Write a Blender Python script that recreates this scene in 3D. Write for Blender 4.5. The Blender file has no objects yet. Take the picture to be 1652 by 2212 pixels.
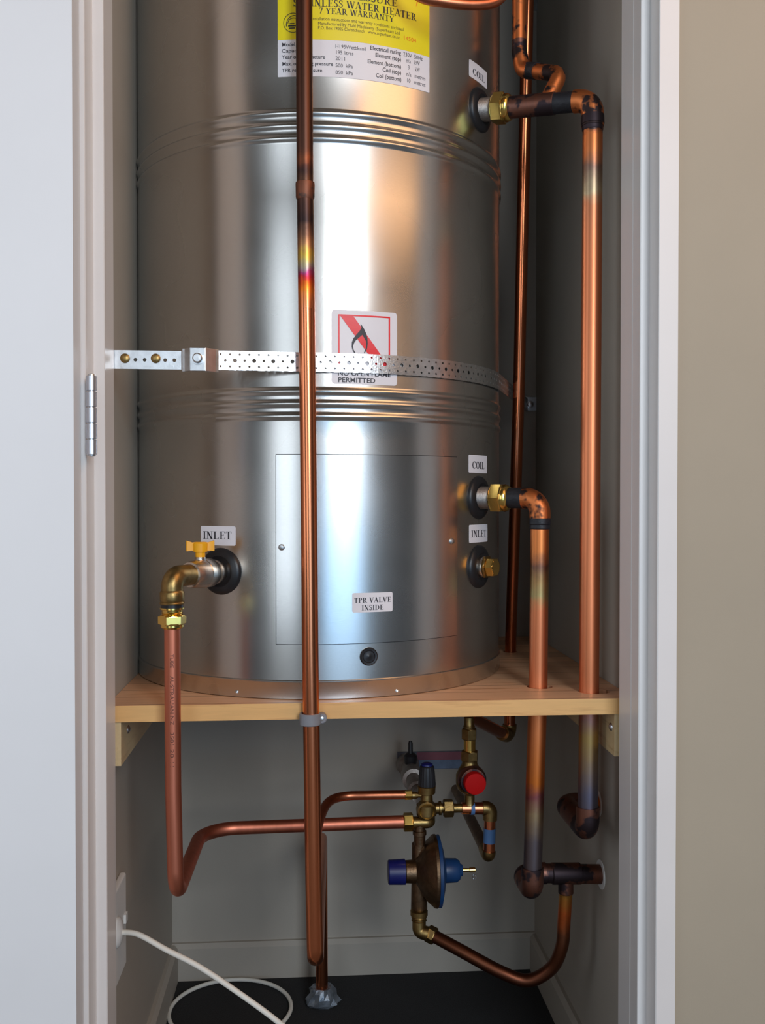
import bpy, bmesh, math
from mathutils import Vector, Matrix
from mathutils.geometry import tessellate_polygon
C = bpy.context.scene
COL = C.collection
PI = math.pi
# ------------------------------------------------------------------ camera
F = 2085.0; CX = 826.0; CY = 1106.0
CAM = Vector((0, 0, 0.904)); YAW = math.radians(4.1); PITCH = math.radians(-0.85)
fwd = Vector((math.sin(YAW)*math.cos(PITCH), math.cos(YAW)*math.cos(PITCH), math.sin(PITCH)))
rgt = Vector((math.cos(YAW), -math.sin(YAW), 0)); upv = rgt.cross(fwd)
cd = bpy.data.cameras.new('camera'); cam = bpy.data.objects.new('camera', cd); COL.objects.link(cam)
cd.sensor_fit = 'VERTICAL'; cd.sensor_height = 24; cd.lens = 24*F/2212
cd.clip_start = 0.02
m = Matrix((rgt, upv, -fwd)).transposed().to_4x4(); m.translation = CAM; cam.matrix_world = m
C.camera = cam
# ------------------------------------------------------------------ world, lights, exposure
w = bpy.data.worlds.new('world'); C.world = w; w.use_nodes = True
wn = w.node_tree; bg = wn.nodes['Background']
bg.inputs[1].default_value = 0.065
_tc = wn.nodes.new('ShaderNodeTexCoord'); _sp = wn.nodes.new('ShaderNodeSeparateXYZ'); _rp = wn.nodes.new('ShaderNodeValToRGB')
_mr = wn.nodes.new('ShaderNodeMapRange'); _mr.inputs[1].default_value = -.4; _mr.inputs[2].default_value = .6
wn.links.new(_tc.outputs['Generated'], _sp.inputs[0]); wn.links.new(_sp.outputs['Z'], _mr.inputs[0]); wn.links.new(_mr.outputs[0], _rp.inputs[0]); wn.links.new(_rp.outputs[0], bg.inputs[0])
_rp.color_ramp.elements[0].color = (0.50, 0.75, 1.0, 1); _rp.color_ramp.elements[1].color = (0.80, 0.66, 0.50, 1)
C.view_settings.view_transform = 'Standard'; C.view_settings.look = 'None'
C.view_settings.gamma = 1; C.view_settings.use_curve_mapping = False
C.view_settings.exposure = 0.0
def area(name, loc, target, sx, sy, power, col):
    l = bpy.data.lights.new(name, 'AREA'); l.shape = 'RECTANGLE'; l.size = sx; l.size_y = sy
    l.energy = power; l.color = col
    o = bpy.data.objects.new(name, l); COL.objects.link(o); o.location = loc
    o.rotation_euler = (Vector(target)-Vector(loc)).to_track_quat('-Z', 'Y').to_euler()
    return o
area('window_daylight', (0.80, -1.75, 1.80), (0.02, 1.27, 1.30), 0.72, 1.30, 46, (0.88, 0.94, 1.0))
area('low_cool_fill', (0.72, -1.75, 0.62), (0.02, 1.27, 0.75), 1.25, 0.9, 10, (0.38, 0.66, 1.0))  # added unseen light for the cool reflection low on the cylinder
area('side_window_daylight', (-1.15, -1.6, 1.25), (0.0, 1.27, 1.1), 0.85, 1.7, 12, (0.80, 0.90, 1.0))
area('left_jamb_fill', (-1.75, 0.35, 1.35), (0.3, 1.1, 1.2), 0.8, 1.5, 9, (0.80, 0.89, 1.0))  # added unseen light, grazing in to brighten the right jamb
area('ceiling_lamp', (1.35, -0.05, 2.38), (0.3, 1.1, 0.9), 1.3, 1.3, 14, (1.0, 0.54, 0.26))

# ------------------------------------------------------------------ projection helpers (used only to read positions off known planes)
def P(px, py, Y):
    d = fwd*F + rgt*(px-CX) - upv*(py-CY)
    return CAM + d*(Y/d.y)
TC = Vector((0.012, 1.554)); TR = 0.284
def hit(px, py):
    d = fwd*F + rgt*(px-CX) - upv*(py-CY)
    a = d.x*d.x+d.y*d.y; b = -2*(d.x*TC.x+d.y*TC.y); c = TC.x**2+TC.y**2-TR*TR
    disc = max(b*b-4*a*c, 0); t = (-b-math.sqrt(disc))/(2*a)
    p = CAM+d*t
    return math.atan2(p.x-TC.x, TC.y-p.y), p.z, p.y
def cyl(th, z, off=0.0):
    r = TR+off
    return Vector((TC.x+r*math.sin(th), TC.y-r*math.cos(th), z))

# ------------------------------------------------------------------ object helpers
def tag(o, label=None, cat=None, group=None, kind=None):
    if label: o['label'] = label
    if cat: o['category'] = cat
    if group: o['group'] = group
    if kind: o['kind'] = kind
    return o
def thing(name, label, cat, loc, group=None):
    o = bpy.data.objects.new(name, None); COL.objects.link(o); o.location = loc
    o.empty_display_size = 0.02
    o['wl'] = list(loc)
    return tag(o, label, cat, group)
class MB:
    def __init__(s): s.v = []; s.f = []; s.mi = []; s.cur = 0
    def add(s, vs, fs):
        n = len(s.v); s.v += [Vector(v) for v in vs]
        for f in fs: s.f.append([n+i for i in f]); s.mi.append(s.cur)
        return s
    def box(s, a, b):
        x0, y0, z0 = a; x1, y1, z1 = b
        vs = [(x0,y0,z0),(x1,y0,z0),(x1,y1,z0),(x0,y1,z0),(x0,y0,z1),(x1,y0,z1),(x1,y1,z1),(x0,y1,z1)]
        return s.add(vs, [(0,3,2,1),(4,5,6,7),(0,1,5,4),(1,2,6,5),(2,3,7,6),(3,0,4,7)])
    def rings(s, rings, cap=True, closed=False):
        n = len(rings[0]); vs = [v for r in rings for v in r]; fs = []
        m_ = len(rings)
        for i in range(m_ if closed else m_-1):
            a = i*n; b = ((i+1) % m_)*n
            for j in range(n):
                k = (j+1) % n; fs.append((a+j, a+k, b+k, b+j))
        if cap and not closed:
            fs.append(tuple(reversed(range(n)))); fs.append(tuple(range((m_-1)*n, m_*n)))
        return s.add(vs, fs)
    def lathe(s, prof, org, axis, n=32, hexr=None, cap=True):
        """prof: list of (t, r) along axis; hexr: across-flats half width -> hexagonal section"""
        org = Vector(org); ax = Vector(axis).normalized()
        u = ax.orthogonal().normalized()
        if abs(ax.z) < 0.9: u = (Vector((0,0,1)) - ax*ax.z).normalized()
        v = ax.cross(u)
        R = []
        if hexr: n = 48
        for t, r in prof:
            ring = []
            for j in range(n):
                a = 2*PI*j/n
                rr = r
                if hexr:
                    aa = ((a+PI/6) % (PI/3))-PI/6
                    rr = min(r, hexr/math.cos(aa))
                ring.append(org+ax*t+(u*math.cos(a)+v*math.sin(a))*max(rr, 1e-5))
            R.append(ring)
        return s.rings(R, cap)
    def nut(s, org, axis, L, af, ri=None):
        R = af*1.155; c = R-af
        return s.lathe([(0, af*0.97), (c*0.6, R*0.995), (c, R+.001), (L-c, R+.001), (L-c*0.6, R*0.995), (L, af*0.97)], org, axis, hexr=af)
    def tube(s, pts, r, n=20, cap=True, closed=False):
        pts = [Vector(p) for p in pts]; m_ = len(pts)
        rs = r if isinstance(r, (list, tuple)) else [r]*m_
        R = []; pu = None
        for i, p in enumerate(pts):
            if closed: t = pts[(i+1) % m_]-pts[i-1]
            elif i == 0: t = pts[1]-p
            elif i == m_-1: t = p-pts[i-1]
            else: t = (pts[i+1]-p).normalized()+(p-pts[i-1]).normalized()
            t.normalize()
            if pu is None: u = t.orthogonal().normalized()
            else:
                u = pu-t*pu.dot(t); u.normalize()
            pu = u; v = t.cross(u)
            R.append([p+(u*math.cos(2*PI*j/n)+v*math.sin(2*PI*j/n))*rs[i] for j in range(n)])
        return s.rings(R, cap, closed)
    def build(s, name, mat, parent=None, smooth=True, ang=0.6, loc=None, recalc=True):
        if parent is not None: off = Vector(parent['wl'])
        elif loc is not None: off = Vector(loc)
        else:
            mn = Vector([min(v[i] for v in s.v) for i in range(3)]); mx = Vector([max(v[i] for v in s.v) for i in range(3)])
            off = (mn+mx)/2; off.z = mn.z
        me = bpy.data.meshes.new(name)
        me.from_pydata([v-off for v in s.v], [], s.f)
        mats = mat if isinstance(mat, (list, tuple)) else [mat]
        for mm in mats: me.materials.append(mm)
        for p, i in zip(me.polygons, s.mi): p.material_index = i
        bm = bmesh.new(); bm.from_mesh(me)
        if recalc: bmesh.ops.recalc_face_normals(bm, faces=bm.faces)
        for f in bm.faces: f.smooth = smooth
        for e in bm.edges:
            if len(e.link_faces) == 2 and e.calc_face_angle(0) > ang: e.smooth = False
        bm.to_mesh(me); bm.free()
        o = bpy.data.objects.new(name, me); COL.objects.link(o)
        if parent is not None: o.parent = parent
        else: o.location = off
        o['wl'] = list(off)
        return o
def fillet(pts, rad, seg=10):
    pts = [Vector(p) for p in pts]; out = [pts[0]]
    rads = rad if isinstance(rad, (list, tuple)) else [rad]*(len(pts)-2)
    for i in range(1, len(pts)-1):
        a, b, c = pts[i-1], pts[i], pts[i+1]
        d1 = (a-b).normalized(); d2 = (c-b).normalized()
        ang = d1.angle(d2)
        if ang > 3.05: out.append(b); continue
        r = rads[i-1]; tl = r/math.tan(ang/2)
        tl = min(tl, (a-b).length*0.49 if i > 1 else (a-b).length*.98, (c-b).length*0.49 if i < len(pts)-2 else (c-b).length*.98)
        r = tl*math.tan(ang/2)
        ctr = b+(d1+d2).normalized()*(r/math.sin(ang/2))
        p1 = b+d1*tl; p2 = b+d2*tl
        v1 = p1-ctr; v2 = p2-ctr; tot = v1.angle(v2); axx = v1.cross(v2).normalized()
        for k in range(seg+1):
            out.append(ctr+Matrix.Rotation(tot*k/seg, 3, axx)@v1)
    out.append(pts[-1]); return out
def catmull(pts, seg=10, closed=False):
    pts = [Vector(p) for p in pts]; out = []; n = len(pts)
    for i in range(n if closed else n-1):
        if closed: p0, p1, p2, p3 = pts[i-1], pts[i], pts[(i+1) % n], pts[(i+2) % n]
        else: p0 = pts[max(i-1, 0)]; p1 = pts[i]; p2 = pts[i+1]; p3 = pts[min(i+2, n-1)]
        for k in range(seg):
            t = k/seg
            out.append(0.5*((2*p1)+(p2-p0)*t+(2*p0-5*p1+4*p2-p3)*t*t+(3*p1-p0-3*p2+p3)*t**3))
    if not closed: out.append(pts[-1])
    return out

# ------------------------------------------------------------------ materials
def newmat(name):
    mt = bpy.data.materials.new(name); mt.use_nodes = True
    nt = mt.node_tree; return mt, nt, nt.nodes['Principled BSDF']
def nd(nt, t, **kw):
    n = nt.nodes.new(t)
    for k, v in kw.items(): setattr(n, k, v)
    return n
def noise(nt, scale, detail=4, vec=None, stretch=None, rough=0.55):
    tc = nd(nt, 'ShaderNodeTexCoord'); mp = nd(nt, 'ShaderNodeMapping'); n = nd(nt, 'ShaderNodeTexNoise')
    if stretch: mp.inputs['Scale'].default_value = stretch
    nt.links.new(tc.outputs['Object'], mp.inputs[0]); nt.links.new(mp.outputs[0], n.inputs['Vector'])
    n.inputs['Scale'].default_value = scale; n.inputs['Detail'].default_value = detail; n.inputs['Roughness'].default_value = rough
    return n
def ramp(nt, src, stops, interp='LINEAR'):
    r = nd(nt, 'ShaderNodeValToRGB'); e = r.color_ramp.elements
    r.color_ramp.interpolation = interp
    while len(e) > 1: e.remove(e[0])
    e[0].position = stops[0][0]; e[0].color = (*stops[0][1], 1)
    for p, c in stops[1:]:
        x = e.new(p); x.color = (*c, 1)
    nt.links.new(src, r.inputs[0]); return r
def simple(name, col, rough=0.5, metal=0.0, var=0.08, scale=30, bump=0.0, stretch=None, spec=None, bscale=None):
    mt, nt, b = newmat(name)
    n = noise(nt, scale, stretch=stretch)
    c0 = tuple(max(0, x*(1-var)) for x in col); c1 = tuple(min(1, x*(1+var)) for x in col)
    r = ramp(nt, n.outputs['Fac'], [(0.3, c0), (0.7, c1)])
    nt.links.new(r.outputs[0], b.inputs['Base Color'])
    b.inputs['Roughness'].default_value = rough; b.inputs['Metallic'].default_value = metal
    if spec is not None: b.inputs['Specular IOR Level'].default_value = spec
    if bump:
        bn = nd(nt, 'ShaderNodeBump'); bn.inputs['Strength'].default_value = bump; bn.inputs['Distance'].default_value = 0.001
        n2 = noise(nt, bscale or scale*3, stretch=stretch)
        nt.links.new(n2.outputs['Fac'], bn.inputs['Height']); nt.links.new(bn.outputs[0], b.inputs['Normal'])
    return mt
COP = (0.74, 0.245, 0.11); COPD = (0.42, 0.13, 0.06); BLK = (0.035, 0.028, 0.026); BRN = (0.12, 0.06, 0.04)
def copper(name, stops=None, rough=0.28, patch=0.0, base=COP, dark=COPD, streak=0.35, patchcol=BLK, pscale=34):
    """copper; stops = heat tints / oxide by height: (z, colour, tarnish 0..1)"""
    mt, nt, b = newmat(name); L = nt.links.new
    n = noise(nt, 90, 5, stretch=(1, 1, 0.07))
    rc = ramp(nt, n.outputs['Fac'], [(0.25, tuple(a*(1-streak)+d*streak for a, d in zip(base, dark))), (0.6, base)])
    col = rc.outputs[0]
    b.inputs['Metallic'].default_value = 1.0; b.inputs['Roughness'].default_value = rough
    tarn = None
    if stops:
        stops = sorted(stops); z0 = stops[0][0]; z1 = stops[-1][0]
        ge = nd(nt, 'ShaderNodeNewGeometry'); sp = nd(nt, 'ShaderNodeSeparateXYZ'); L(ge.outputs['Position'], sp.inputs[0])
        nn = noise(nt, 70, 4); ma = nd(nt, 'ShaderNodeMath', operation='MULTIPLY_ADD')
        L(nn.outputs['Fac'], ma.inputs[0]); ma.inputs[1].default_value = 0.022; L(sp.outputs['Z'], ma.inputs[2])
        mr = nd(nt, 'ShaderNodeMapRange'); L(ma.outputs[0], mr.inputs[0])
        mr.inputs[1].default_value = z0+.011; mr.inputs[2].default_value = z1+.011
        k = [((z-z0)/(z1-z0), c) for z, c, t in stops]; r1 = ramp(nt, mr.outputs[0], k)
        r2 = ramp(nt, mr.outputs[0], [((z-z0)/(z1-z0), (t, t, t)) for z, c, t in stops])
        mx = nd(nt, 'ShaderNodeMix', data_type='RGBA')
        L(r2.outputs[0], mx.inputs['Factor']); L(col, mx.inputs['A']); L(r1.outputs[0], mx.inputs['B'])
        col = mx.outputs['Result']; tarn = r2.outputs[0]
        m2 = nd(nt, 'ShaderNodeMapRange'); L(tarn, m2.inputs[0]); m2.inputs[3].default_value = rough; m2.inputs[4].default_value = max(.42, rough)
        L(m2.outputs[0], b.inputs['Roughness'])
    if patch > 0:
        pn = noise(nt, pscale, 3, rough=.55)
        pr = ramp(nt, pn.outputs['Fac'], [(.36+patch*.2, (1, 1, 1)), (.42+patch*.2, (0, 0, 0))])
        mx = nd(nt, 'ShaderNodeMix', data_type='RGBA')
        L(pr.outputs[0], mx.inputs['Factor']); L(col, mx.inputs['A']); mx.inputs['B'].default_value = (*patchcol, 1)
        col = mx.outputs['Result']
        m2 = nd(nt, 'ShaderNodeMapRange'); L(pr.outputs[0], m2.inputs[0]); m2.inputs[3].default_value = rough+.08; m2.inputs[4].default_value = .55
        L(m2.outputs[0], b.inputs['Roughness'])
        bn = nd(nt, 'ShaderNodeBump'); bn.inputs['Strength'].default_value = .35; bn.inputs['Distance'].default_value = .001
        L(pn.outputs['Fac'], bn.inputs['Height']); L(bn.outputs[0], b.inputs['Normal'])
    L(col, b.inputs['Base Color'])
    return mt

M = {}
M['wall'] = simple('painted closet wall', (0.40, 0.36, 0.305), .6, var=.03, scale=6, bump=.12, bscale=400)
M['wallr'] = simple('painted beige wall', (0.42, 0.362, 0.275), .7, var=.03, scale=5, bump=.15, bscale=400)
M['trim'] = simple('white gloss trim', (0.80, 0.77, 0.75), .35, var=.02, scale=8)
M['door'] = simple('white door paint', (0.82, 0.82, 0.83), .45, var=.02, scale=5, bump=.05, bscale=300)
M['ceil'] = simple('ceiling paint', (0.8, 0.78, 0.74), .8, var=.02)
M['carpet'] = simple('black carpet', (0.016, 0.016, 0.017), .95, var=.5, scale=500, bump=.6, bscale=700)
M['label'] = simple('white label paper', (0.80, 0.77, 0.80), .4, var=.02)
M['yellow'] = simple('yellow label paper', (0.88, 0.72, 0.012), .38, var=.02)
M['ink'] = simple('black ink', (0.025, 0.022, 0.03), .5, var=.05)
M['brownink'] = simple('fine dark ink', (0.17, 0.12, 0.03), .5, var=.05)
M['greyink'] = simple('grey ink', (0.10, 0.09, 0.10), .5, var=.05)
M['redink'] = simple('red ink', (0.85, 0.012, 0.02), .4, var=.05)
M['orangeink'] = simple('orange ink', (0.9, 0.2, 0.01), .4, var=.05)
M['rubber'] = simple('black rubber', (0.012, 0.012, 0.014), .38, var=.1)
M['blackpl'] = simple('black plastic', (0.015, 0.015, 0.018), .45, var=.1)
M['bluepl'] = simple('blue plastic', (0.005, 0.009, 0.11), .4, var=.1)
M['bluepaint'] = simple('blue enamel', (0.006, 0.04, 0.13), .4, var=.1)
M['red'] = simple('red plastic', (0.45, 0.002, 0.002), .7, spec=.2, var=.04)
M['yellowpl'] = simple('yellow plastic', (0.90, 0.42, 0.008), .38, var=.06)
M['brass'] = simple('yellow brass', (0.78, 0.52, 0.14), .2, 1, var=.1, scale=60)
M['brassd'] = simple('dull brass', (0.30, 0.20, 0.075), .38, 1, var=.25, scale=90, bump=.2)
M['bronze'] = simple('cast bronze', (0.19, 0.12, 0.07), .42, 1, var=.25, scale=90, bump=.4)
M['nickel'] = simple('nickel plated brass', (0.62, 0.55, 0.48), .27, 1, var=.12, scale=120, bump=.2)
M['galv'] = simple('galvanised nipple', (0.38, 0.35, 0.33), .5, 1, var=.15, scale=200, bump=.4)
M['zinc'] = simple('zinc plated steel', (0.66, 0.68, 0.70), .32, 1, var=.12, scale=90, bump=.25)
M['strap'] = simple('galvanised strap steel', (0.72, 0.73, 0.74), .30, 1, var=.1, scale=150, bump=.2)
M['chrome'] = simple('satin steel hinge', (0.66, 0.70, 0.77), .36, 1, var=.05)
M['greypl'] = simple('grey plastic clip', (0.22, 0.22, 0.24), .5, var=.1)
M['cable'] = simple('white cable sheath', (0.75, 0.73, 0.66), .5, var=.04)
M['outlet'] = simple('white moulded plastic', (0.75, 0.75, 0.73), .4, var=.03)
M['foil'] = simple('grey foil tape', (0.24, 0.27, 0.31), .35, .7, var=.35, scale=60, bump=1.0, bscale=90)
M['tape'] = simple('black soldered joint', (0.014, 0.014, 0.018), .5, .2, var=.4, scale=80, bump=.6)
M['blueband'] = simple('blue tape band', (0.07, 0.16, 0.34), .5, var=.1)
M['redband'] = simple('faded red print', (0.30, 0.09, 0.12), .5, var=.1)
M['blueprint'] = simple('faded blue print', (0.15, 0.21, 0.32), .5, var=.2, scale=60)
M['greyplate'] = simple('dark grey sheet', (0.12, 0.12, 0.14), .5, .5, var=.3, scale=80)
M['cop'] = copper('bright copper')
M['copdull'] = copper('dull copper', rough=.36, base=(0.52, 0.17, 0.085), dark=(.25, .08, .04))
M['copred'] = copper('reddish copper tube', rough=.46, base=(0.68, 0.23, 0.14), dark=(.38, .11, .07))
M['coprear'] = copper('bright rear copper', rough=.2, base=(0.46, 0.14, 0.06), dark=(.25, .07, .03))
M['copburn'] = copper('burnt copper', rough=.38, patch=.25, base=(0.72, 0.22, 0.07), patchcol=(.05, .035, .035))
M['copburn2'] = copper('heavily burnt copper', rough=.38, patch=.45, base=(0.21, 0.10, 0.075), patchcol=(.055, .04, .045))
GREYB = (.16, .13, .14)
M['copfront'] = copper('front pipe copper', [(0.2, COP, 0), (1.14, COP, 0), (1.168, (.85, .22, .02), .9), (1.183, (.60, .04, .02), 1), (1.189, (.35, .03, .16), 1), (1.197, (.36, .34, .28), 1), (1.209, (.66, .44, .07), 1),
     (1.222, (.45, .22, .10), 1), (1.240, (.18, .09, .06), 1), (1.256, (.045, .03, .03), 1), (1.280, (.09, .045, .035), 1), (1.305, (.12, .06, .04), 1), (1.318, (.05, .03, .03), 1), (1.33, (.24, .08, .04), 1), (1.345, (.11, .05, .035), 1), (1.6, (.10, .04, .024), 1)], rough=.25)
M['copcoilu'] = copper('upper coil pipe copper', [(0.45, GREYB, 1), (.50, (.17, .16, .22), 1), (.55, (.38, .25, .13), 1), (.575, (.42, .28, .10), 1), (.60, (.30, .17, .15), 1), (.63, (.6, .2, .1), .8), (.66, COP, 0),
     (1.2, COP, .0), (1.30, (.62, .24, .12), .8), (1.318, (.55, .42, .26), 1), (1.35, (.28, .17, .13), 1), (1.372, (.75, .25, .09), .9), (1.395, (.72, .22, .07), .9), (1.402, (.07, .05, .05), 1), (1.418, (.07, .05, .05), 1), (1.428, (.75, .24, .07), 1), (1.47, (.55, .2, .08), 1)], rough=.42)
M['copcoill'] = copper('lower coil pipe copper', [(0.34, GREYB, 1), (.42, (.17, .14, .15), 1), (.46, (.42, .29, .16), 1), (.485, (.32, .10, .10), 1), (.505, (.75, .20, .03), .9), (.60, (.8, .25, .08), .5), (.66, COP, 0),
     (.745, COP, 0), (.765, (.42, .32, .14), 1), (.785, (.40, .24, .10), 1), (.81, (.20, .10, .07), 1), (.83, (.72, .24, .07), .9), (.862, (.75, .24, .07), .9), (.868, (.03, .025, .025), 1), (.880, (.03, .025, .025), 1), (.886, (.75, .22, .06), 1), (.92, (.70, .22, .06), 1)], rough=.42)
M['copswage'] = copper('tarnished swaged copper', rough=.45, patch=.7, base=(.20, .085, .055), patchcol=(.07, .055, .05))
M['copdrop'] = copper('discoloured drop copper', [(0.18, (.13, .045, .025), 1), (.255, (.16, .06, .03), 1), (.29, (.7, .16, .04), 1), (.315, (.6, .28, .06), 1), (.325, BLK, 1), (.335, (.6, .25, .07), 1), (.36, BRN, 1)], rough=.34)

# tank jacket: brushed galvanised sheet
def tankmat(name, col, rough=.27):
    mt, nt, b = newmat(name); L = nt.links.new
    n1 = noise(nt, 240, 3, stretch=(1, 1, 7)); n2 = noise(nt, 6, 2)
    mx = nd(nt, 'ShaderNodeMath', operation='MULTIPLY_ADD'); L(n1.outputs['Fac'], mx.inputs[0]); mx.inputs[1].default_value = .5
    h = nd(nt, 'ShaderNodeMath', operation='MULTIPLY'); L(n2.outputs['Fac'], h.inputs[0]); h.inputs[1].default_value = .5; L(h.outputs[0], mx.inputs[2])
    r = ramp(nt, mx.outputs[0], [(0, tuple(x*.82 for x in col)), (1, tuple(min(1, x*1.16) for x in col))]); L(r.outputs[0], b.inputs['Base Color'])
    rr = ramp(nt, n2.outputs['Fac'], [(0, (rough-.07,)*3), (1, (rough+.08,)*3)]); L(rr.outputs[0], b.inputs['Roughness'])
    b.inputs['Metallic'].default_value = 1
    bn = nd(nt, 'ShaderNodeBump'); bn.inputs['Strength'].default_value = .05; bn.inputs['Distance'].default_value = .0002
    L(n1.outputs['Fac'], bn.inputs['Height']); L(bn.outputs[0], b.inputs['Normal'])
    return mt
M['tank'] = tankmat('brushed galvanised jacket', (0.60, 0.585, 0.56))
M['panel'] = tankmat('brushed galvanised panel', (0.63, 0.625, 0.61), .25)

def woodmat(name, light, dark, seams=False, ax=(1.2, 14, 14)):
    mt, nt, b = newmat(name); L = nt.links.new
    n = noise(nt, 5, 6, stretch=ax, rough=.6)
    r = ramp(nt, n.outputs['Fac'], [(.28, dark), (.45, light), (.6, tuple(x*.92 for x in light)), (.75, tuple(min(1, x*1.1) for x in light))])
    col = r.outputs[0]
    if seams:
        tc = nd(nt, 'ShaderNodeTexCoord'); sp = nd(nt, 'ShaderNodeSeparateXYZ'); L(tc.outputs['Object'], sp.inputs[0])
        dv = nd(nt, 'ShaderNodeMath', operation='MULTIPLY'); L(sp.outputs['Y'], dv.inputs[0]); dv.inputs[1].default_value = 1/.047
        fr = nd(nt, 'ShaderNodeMath', operation='FRACT'); L(dv.outputs[0], fr.inputs[0])
        gt = nd(nt, 'ShaderNodeMath', operation='LESS_THAN'); L(fr.outputs[0], gt.inputs[0]); gt.inputs[1].default_value = .035
        fl = nd(nt, 'ShaderNodeMath', operation='FLOOR'); L(dv.outputs[0], fl.inputs[0])
        wn_ = nd(nt, 'ShaderNodeTexWhiteNoise', noise_dimensions='1D'); L(fl.outputs[0], wn_.inputs['W'])
        rv = ramp(nt, wn_.outputs['Value'], [(0, (.72, .70, .68)), (1, (1.08, 1.05, 1.0))])
        m1 = nd(nt, 'ShaderNodeMix', data_type='RGBA', blend_type='MULTIPLY'); m1.inputs['Factor'].default_value = 1
        L(col, m1.inputs['A']); L(rv.outputs[0], m1.inputs['B'])
        m2 = nd(nt, 'ShaderNodeMix', data_type='RGBA'); L(gt.outputs[0], m2.inputs['Factor']); L(m1.outputs['Result'], m2.inputs['A'])
        m2.inputs['B'].default_value = (dark[0]*.45, dark[1]*.4, dark[2]*.4, 1); col = m2.outputs['Result']
    L(col, b.inputs['Base Color']); b.inputs['Roughness'].default_value = .42
    return mt
M['shelf'] = woodmat('laminated pine shelf', (0.86, 0.50, 0.29), (0.56, 0.27, 0.13), True)
M['pineedge'] = woodmat('yellow pine edge', (0.80, 0.46, 0.17), (0.58, 0.29, 0.10))
M['pine'] = woodmat('pine batten', (0.70, 0.52, 0.28), (0.50, 0.33, 0.15), ax=(14, 1.5, 14))

# ------------------------------------------------------------------ the setting
XL, XR, YB, ZC = -0.265, 0.425, 1.825, 2.4
def struct(mb, name, mat, **kw):
    o = mb.build(name, mat, smooth=False, **kw); o['kind'] = 'structure'; return o
struct(MB().box((XL-.1, 1.25, -.05), (XR+.1, YB+.1, 0)), 'floor_closet', M['carpet'])
bpy.data.objects['floor_closet'].name = 'floor'
M['roomfloor'] = simple('grey room carpet', (0.20, 0.19, 0.18), .95, var=.25, scale=400, bump=.5)
struct(MB().box((-1.8, -2.3, -.05), (1.9, 1.25, 0)), 'floor', M['roomfloor'])
struct(MB().box((XL-.08, YB, 0), (XR+.08, YB+.08, ZC)), 'wall_back', M['wall'])
struct(MB().box((XL-.08, 1.245, 0), (XL, YB, ZC)), 'wall_left', M['wall'])
struct(MB().box((XR, 1.245, 0), (XR+.08, YB, ZC)), 'wall_right', M['wall'])
struct(MB().box((XL-.08, 1.15, ZC), (XR+.08, YB+.08, ZC+.05)), 'ceiling', M['ceil'])
struct(MB().box((-1.8, 1.153, 0), (-.33, 1.245, ZC+.05)), 'wall_front_left', M['wallr'])
struct(MB().box((.4391, 1.1425, 0), (1.9, 1.245, ZC+.05)), 'wall_front_right', M['wallr'])
struct(MB().box((-.33, 1.15, 2.03), (.4391, 1.245, ZC+.05)), 'wall_front', M['wallr'])
def prism(poly, z0, z1):
    n = len(poly); mb = MB()
    vs = [(x, y, z0) for x, y in poly]+[(x, y, z1) for x, y in poly]
    fs = [(i, (i+1) % n, n+(i+1) % n, n+i) for i in range(n)]+[tuple(reversed(range(n))), tuple(range(n, 2*n))]
    return mb.add(vs, fs)
struct(prism([(-.2516, 1.245), (-.2516, 1.193), (-.2526, 1.192), (-.2646, 1.192), (-.2646, 1.152), (-.2656, 1.151), (-.33, 1.151), (-.33, 1.245)], 0, 2.03), 'trim_1', M['trim'])
struct(prism([(.4026, 1.245), (.4026, 1.2), (.4033, 1.199), (.4033, 1.1725), (.4043, 1.1715), (.4148, 1.1715), (.4148, 1.14), (.4158, 1.139), (.4391, 1.139), (.4391, 1.245)], 0, 2.03), 'trim_2', M['trim'])
struct(MB().box((-.2646, 1.16, 2.0), (.4148, 1.245, 2.03)), 'trim_3', M['trim'])
def skirt(p0, p1, inward, name):
    # p0,p1 on wall base; profile with a chamfered top
    pr = [(0, 0), (.012, 0), (.012, .060), (.006, .068), (0, .068)]
    a = Vector((*p0, 0)); b = Vector((*p1, 0)); n = Vector((*inward, 0)); mb = MB()
    vs = [a+n*d+Vector((0, 0, h)) for d, h in pr]+[b+n*d+Vector((0, 0, h)) for d, h in pr]
    k = len(pr)
    mb.add(vs, [(i, (i+1) % k, k+(i+1) % k, k+i) for i in range(k)]+[tuple(range(k)), tuple(reversed(range(k, 2*k)))])
    struct(mb, name, M['wall'])
skirt((XL, YB), (XR, YB), (0, -1), 'baseboard_back')
skirt((XR, 1.246), (XR, YB-.012), (-1, 0), 'baseboard_right')
skirt((XL, 1.246), (XL, YB-.012), (1, 0), 'baseboard_left')
# door, folded right back against the wall, with its hinge
dr = struct(MB().box((-.93, 1.1146, .012), (-.2700, 1.1485, 1.995)), 'door_1', M['door'])
hc = P(198, 897, 1.142)
hb = MB(); zt = P(198, 811, 1.142).z; zb = P(198, 983, 1.142).z; hl = (zt-zb)/5
for k in range(5):
    z = zb+k*hl
    hb.lathe([(0.0004, .0044), (.001, .0062), (hl-.001, .0062), (hl-.0004, .0044)], (hc.x, 1.1415, z), (0, 0, 1), 24)
hinge = hb.build('hinge', M['chrome'], dr); hinge['label'] = 'satin steel butt hinge barrel'
hp = MB(); hp.lathe([(-.0022, .002), (-.0015, .0042), (0, .0046), (hl*5, .0046), (hl*5+.0015, .0042), (hl*5+.0022, .002)], (hc.x, 1.1415, zb), (0, 0, 1), 20)
hp.build('hinge_pin', M['zinc'], hinge)

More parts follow.
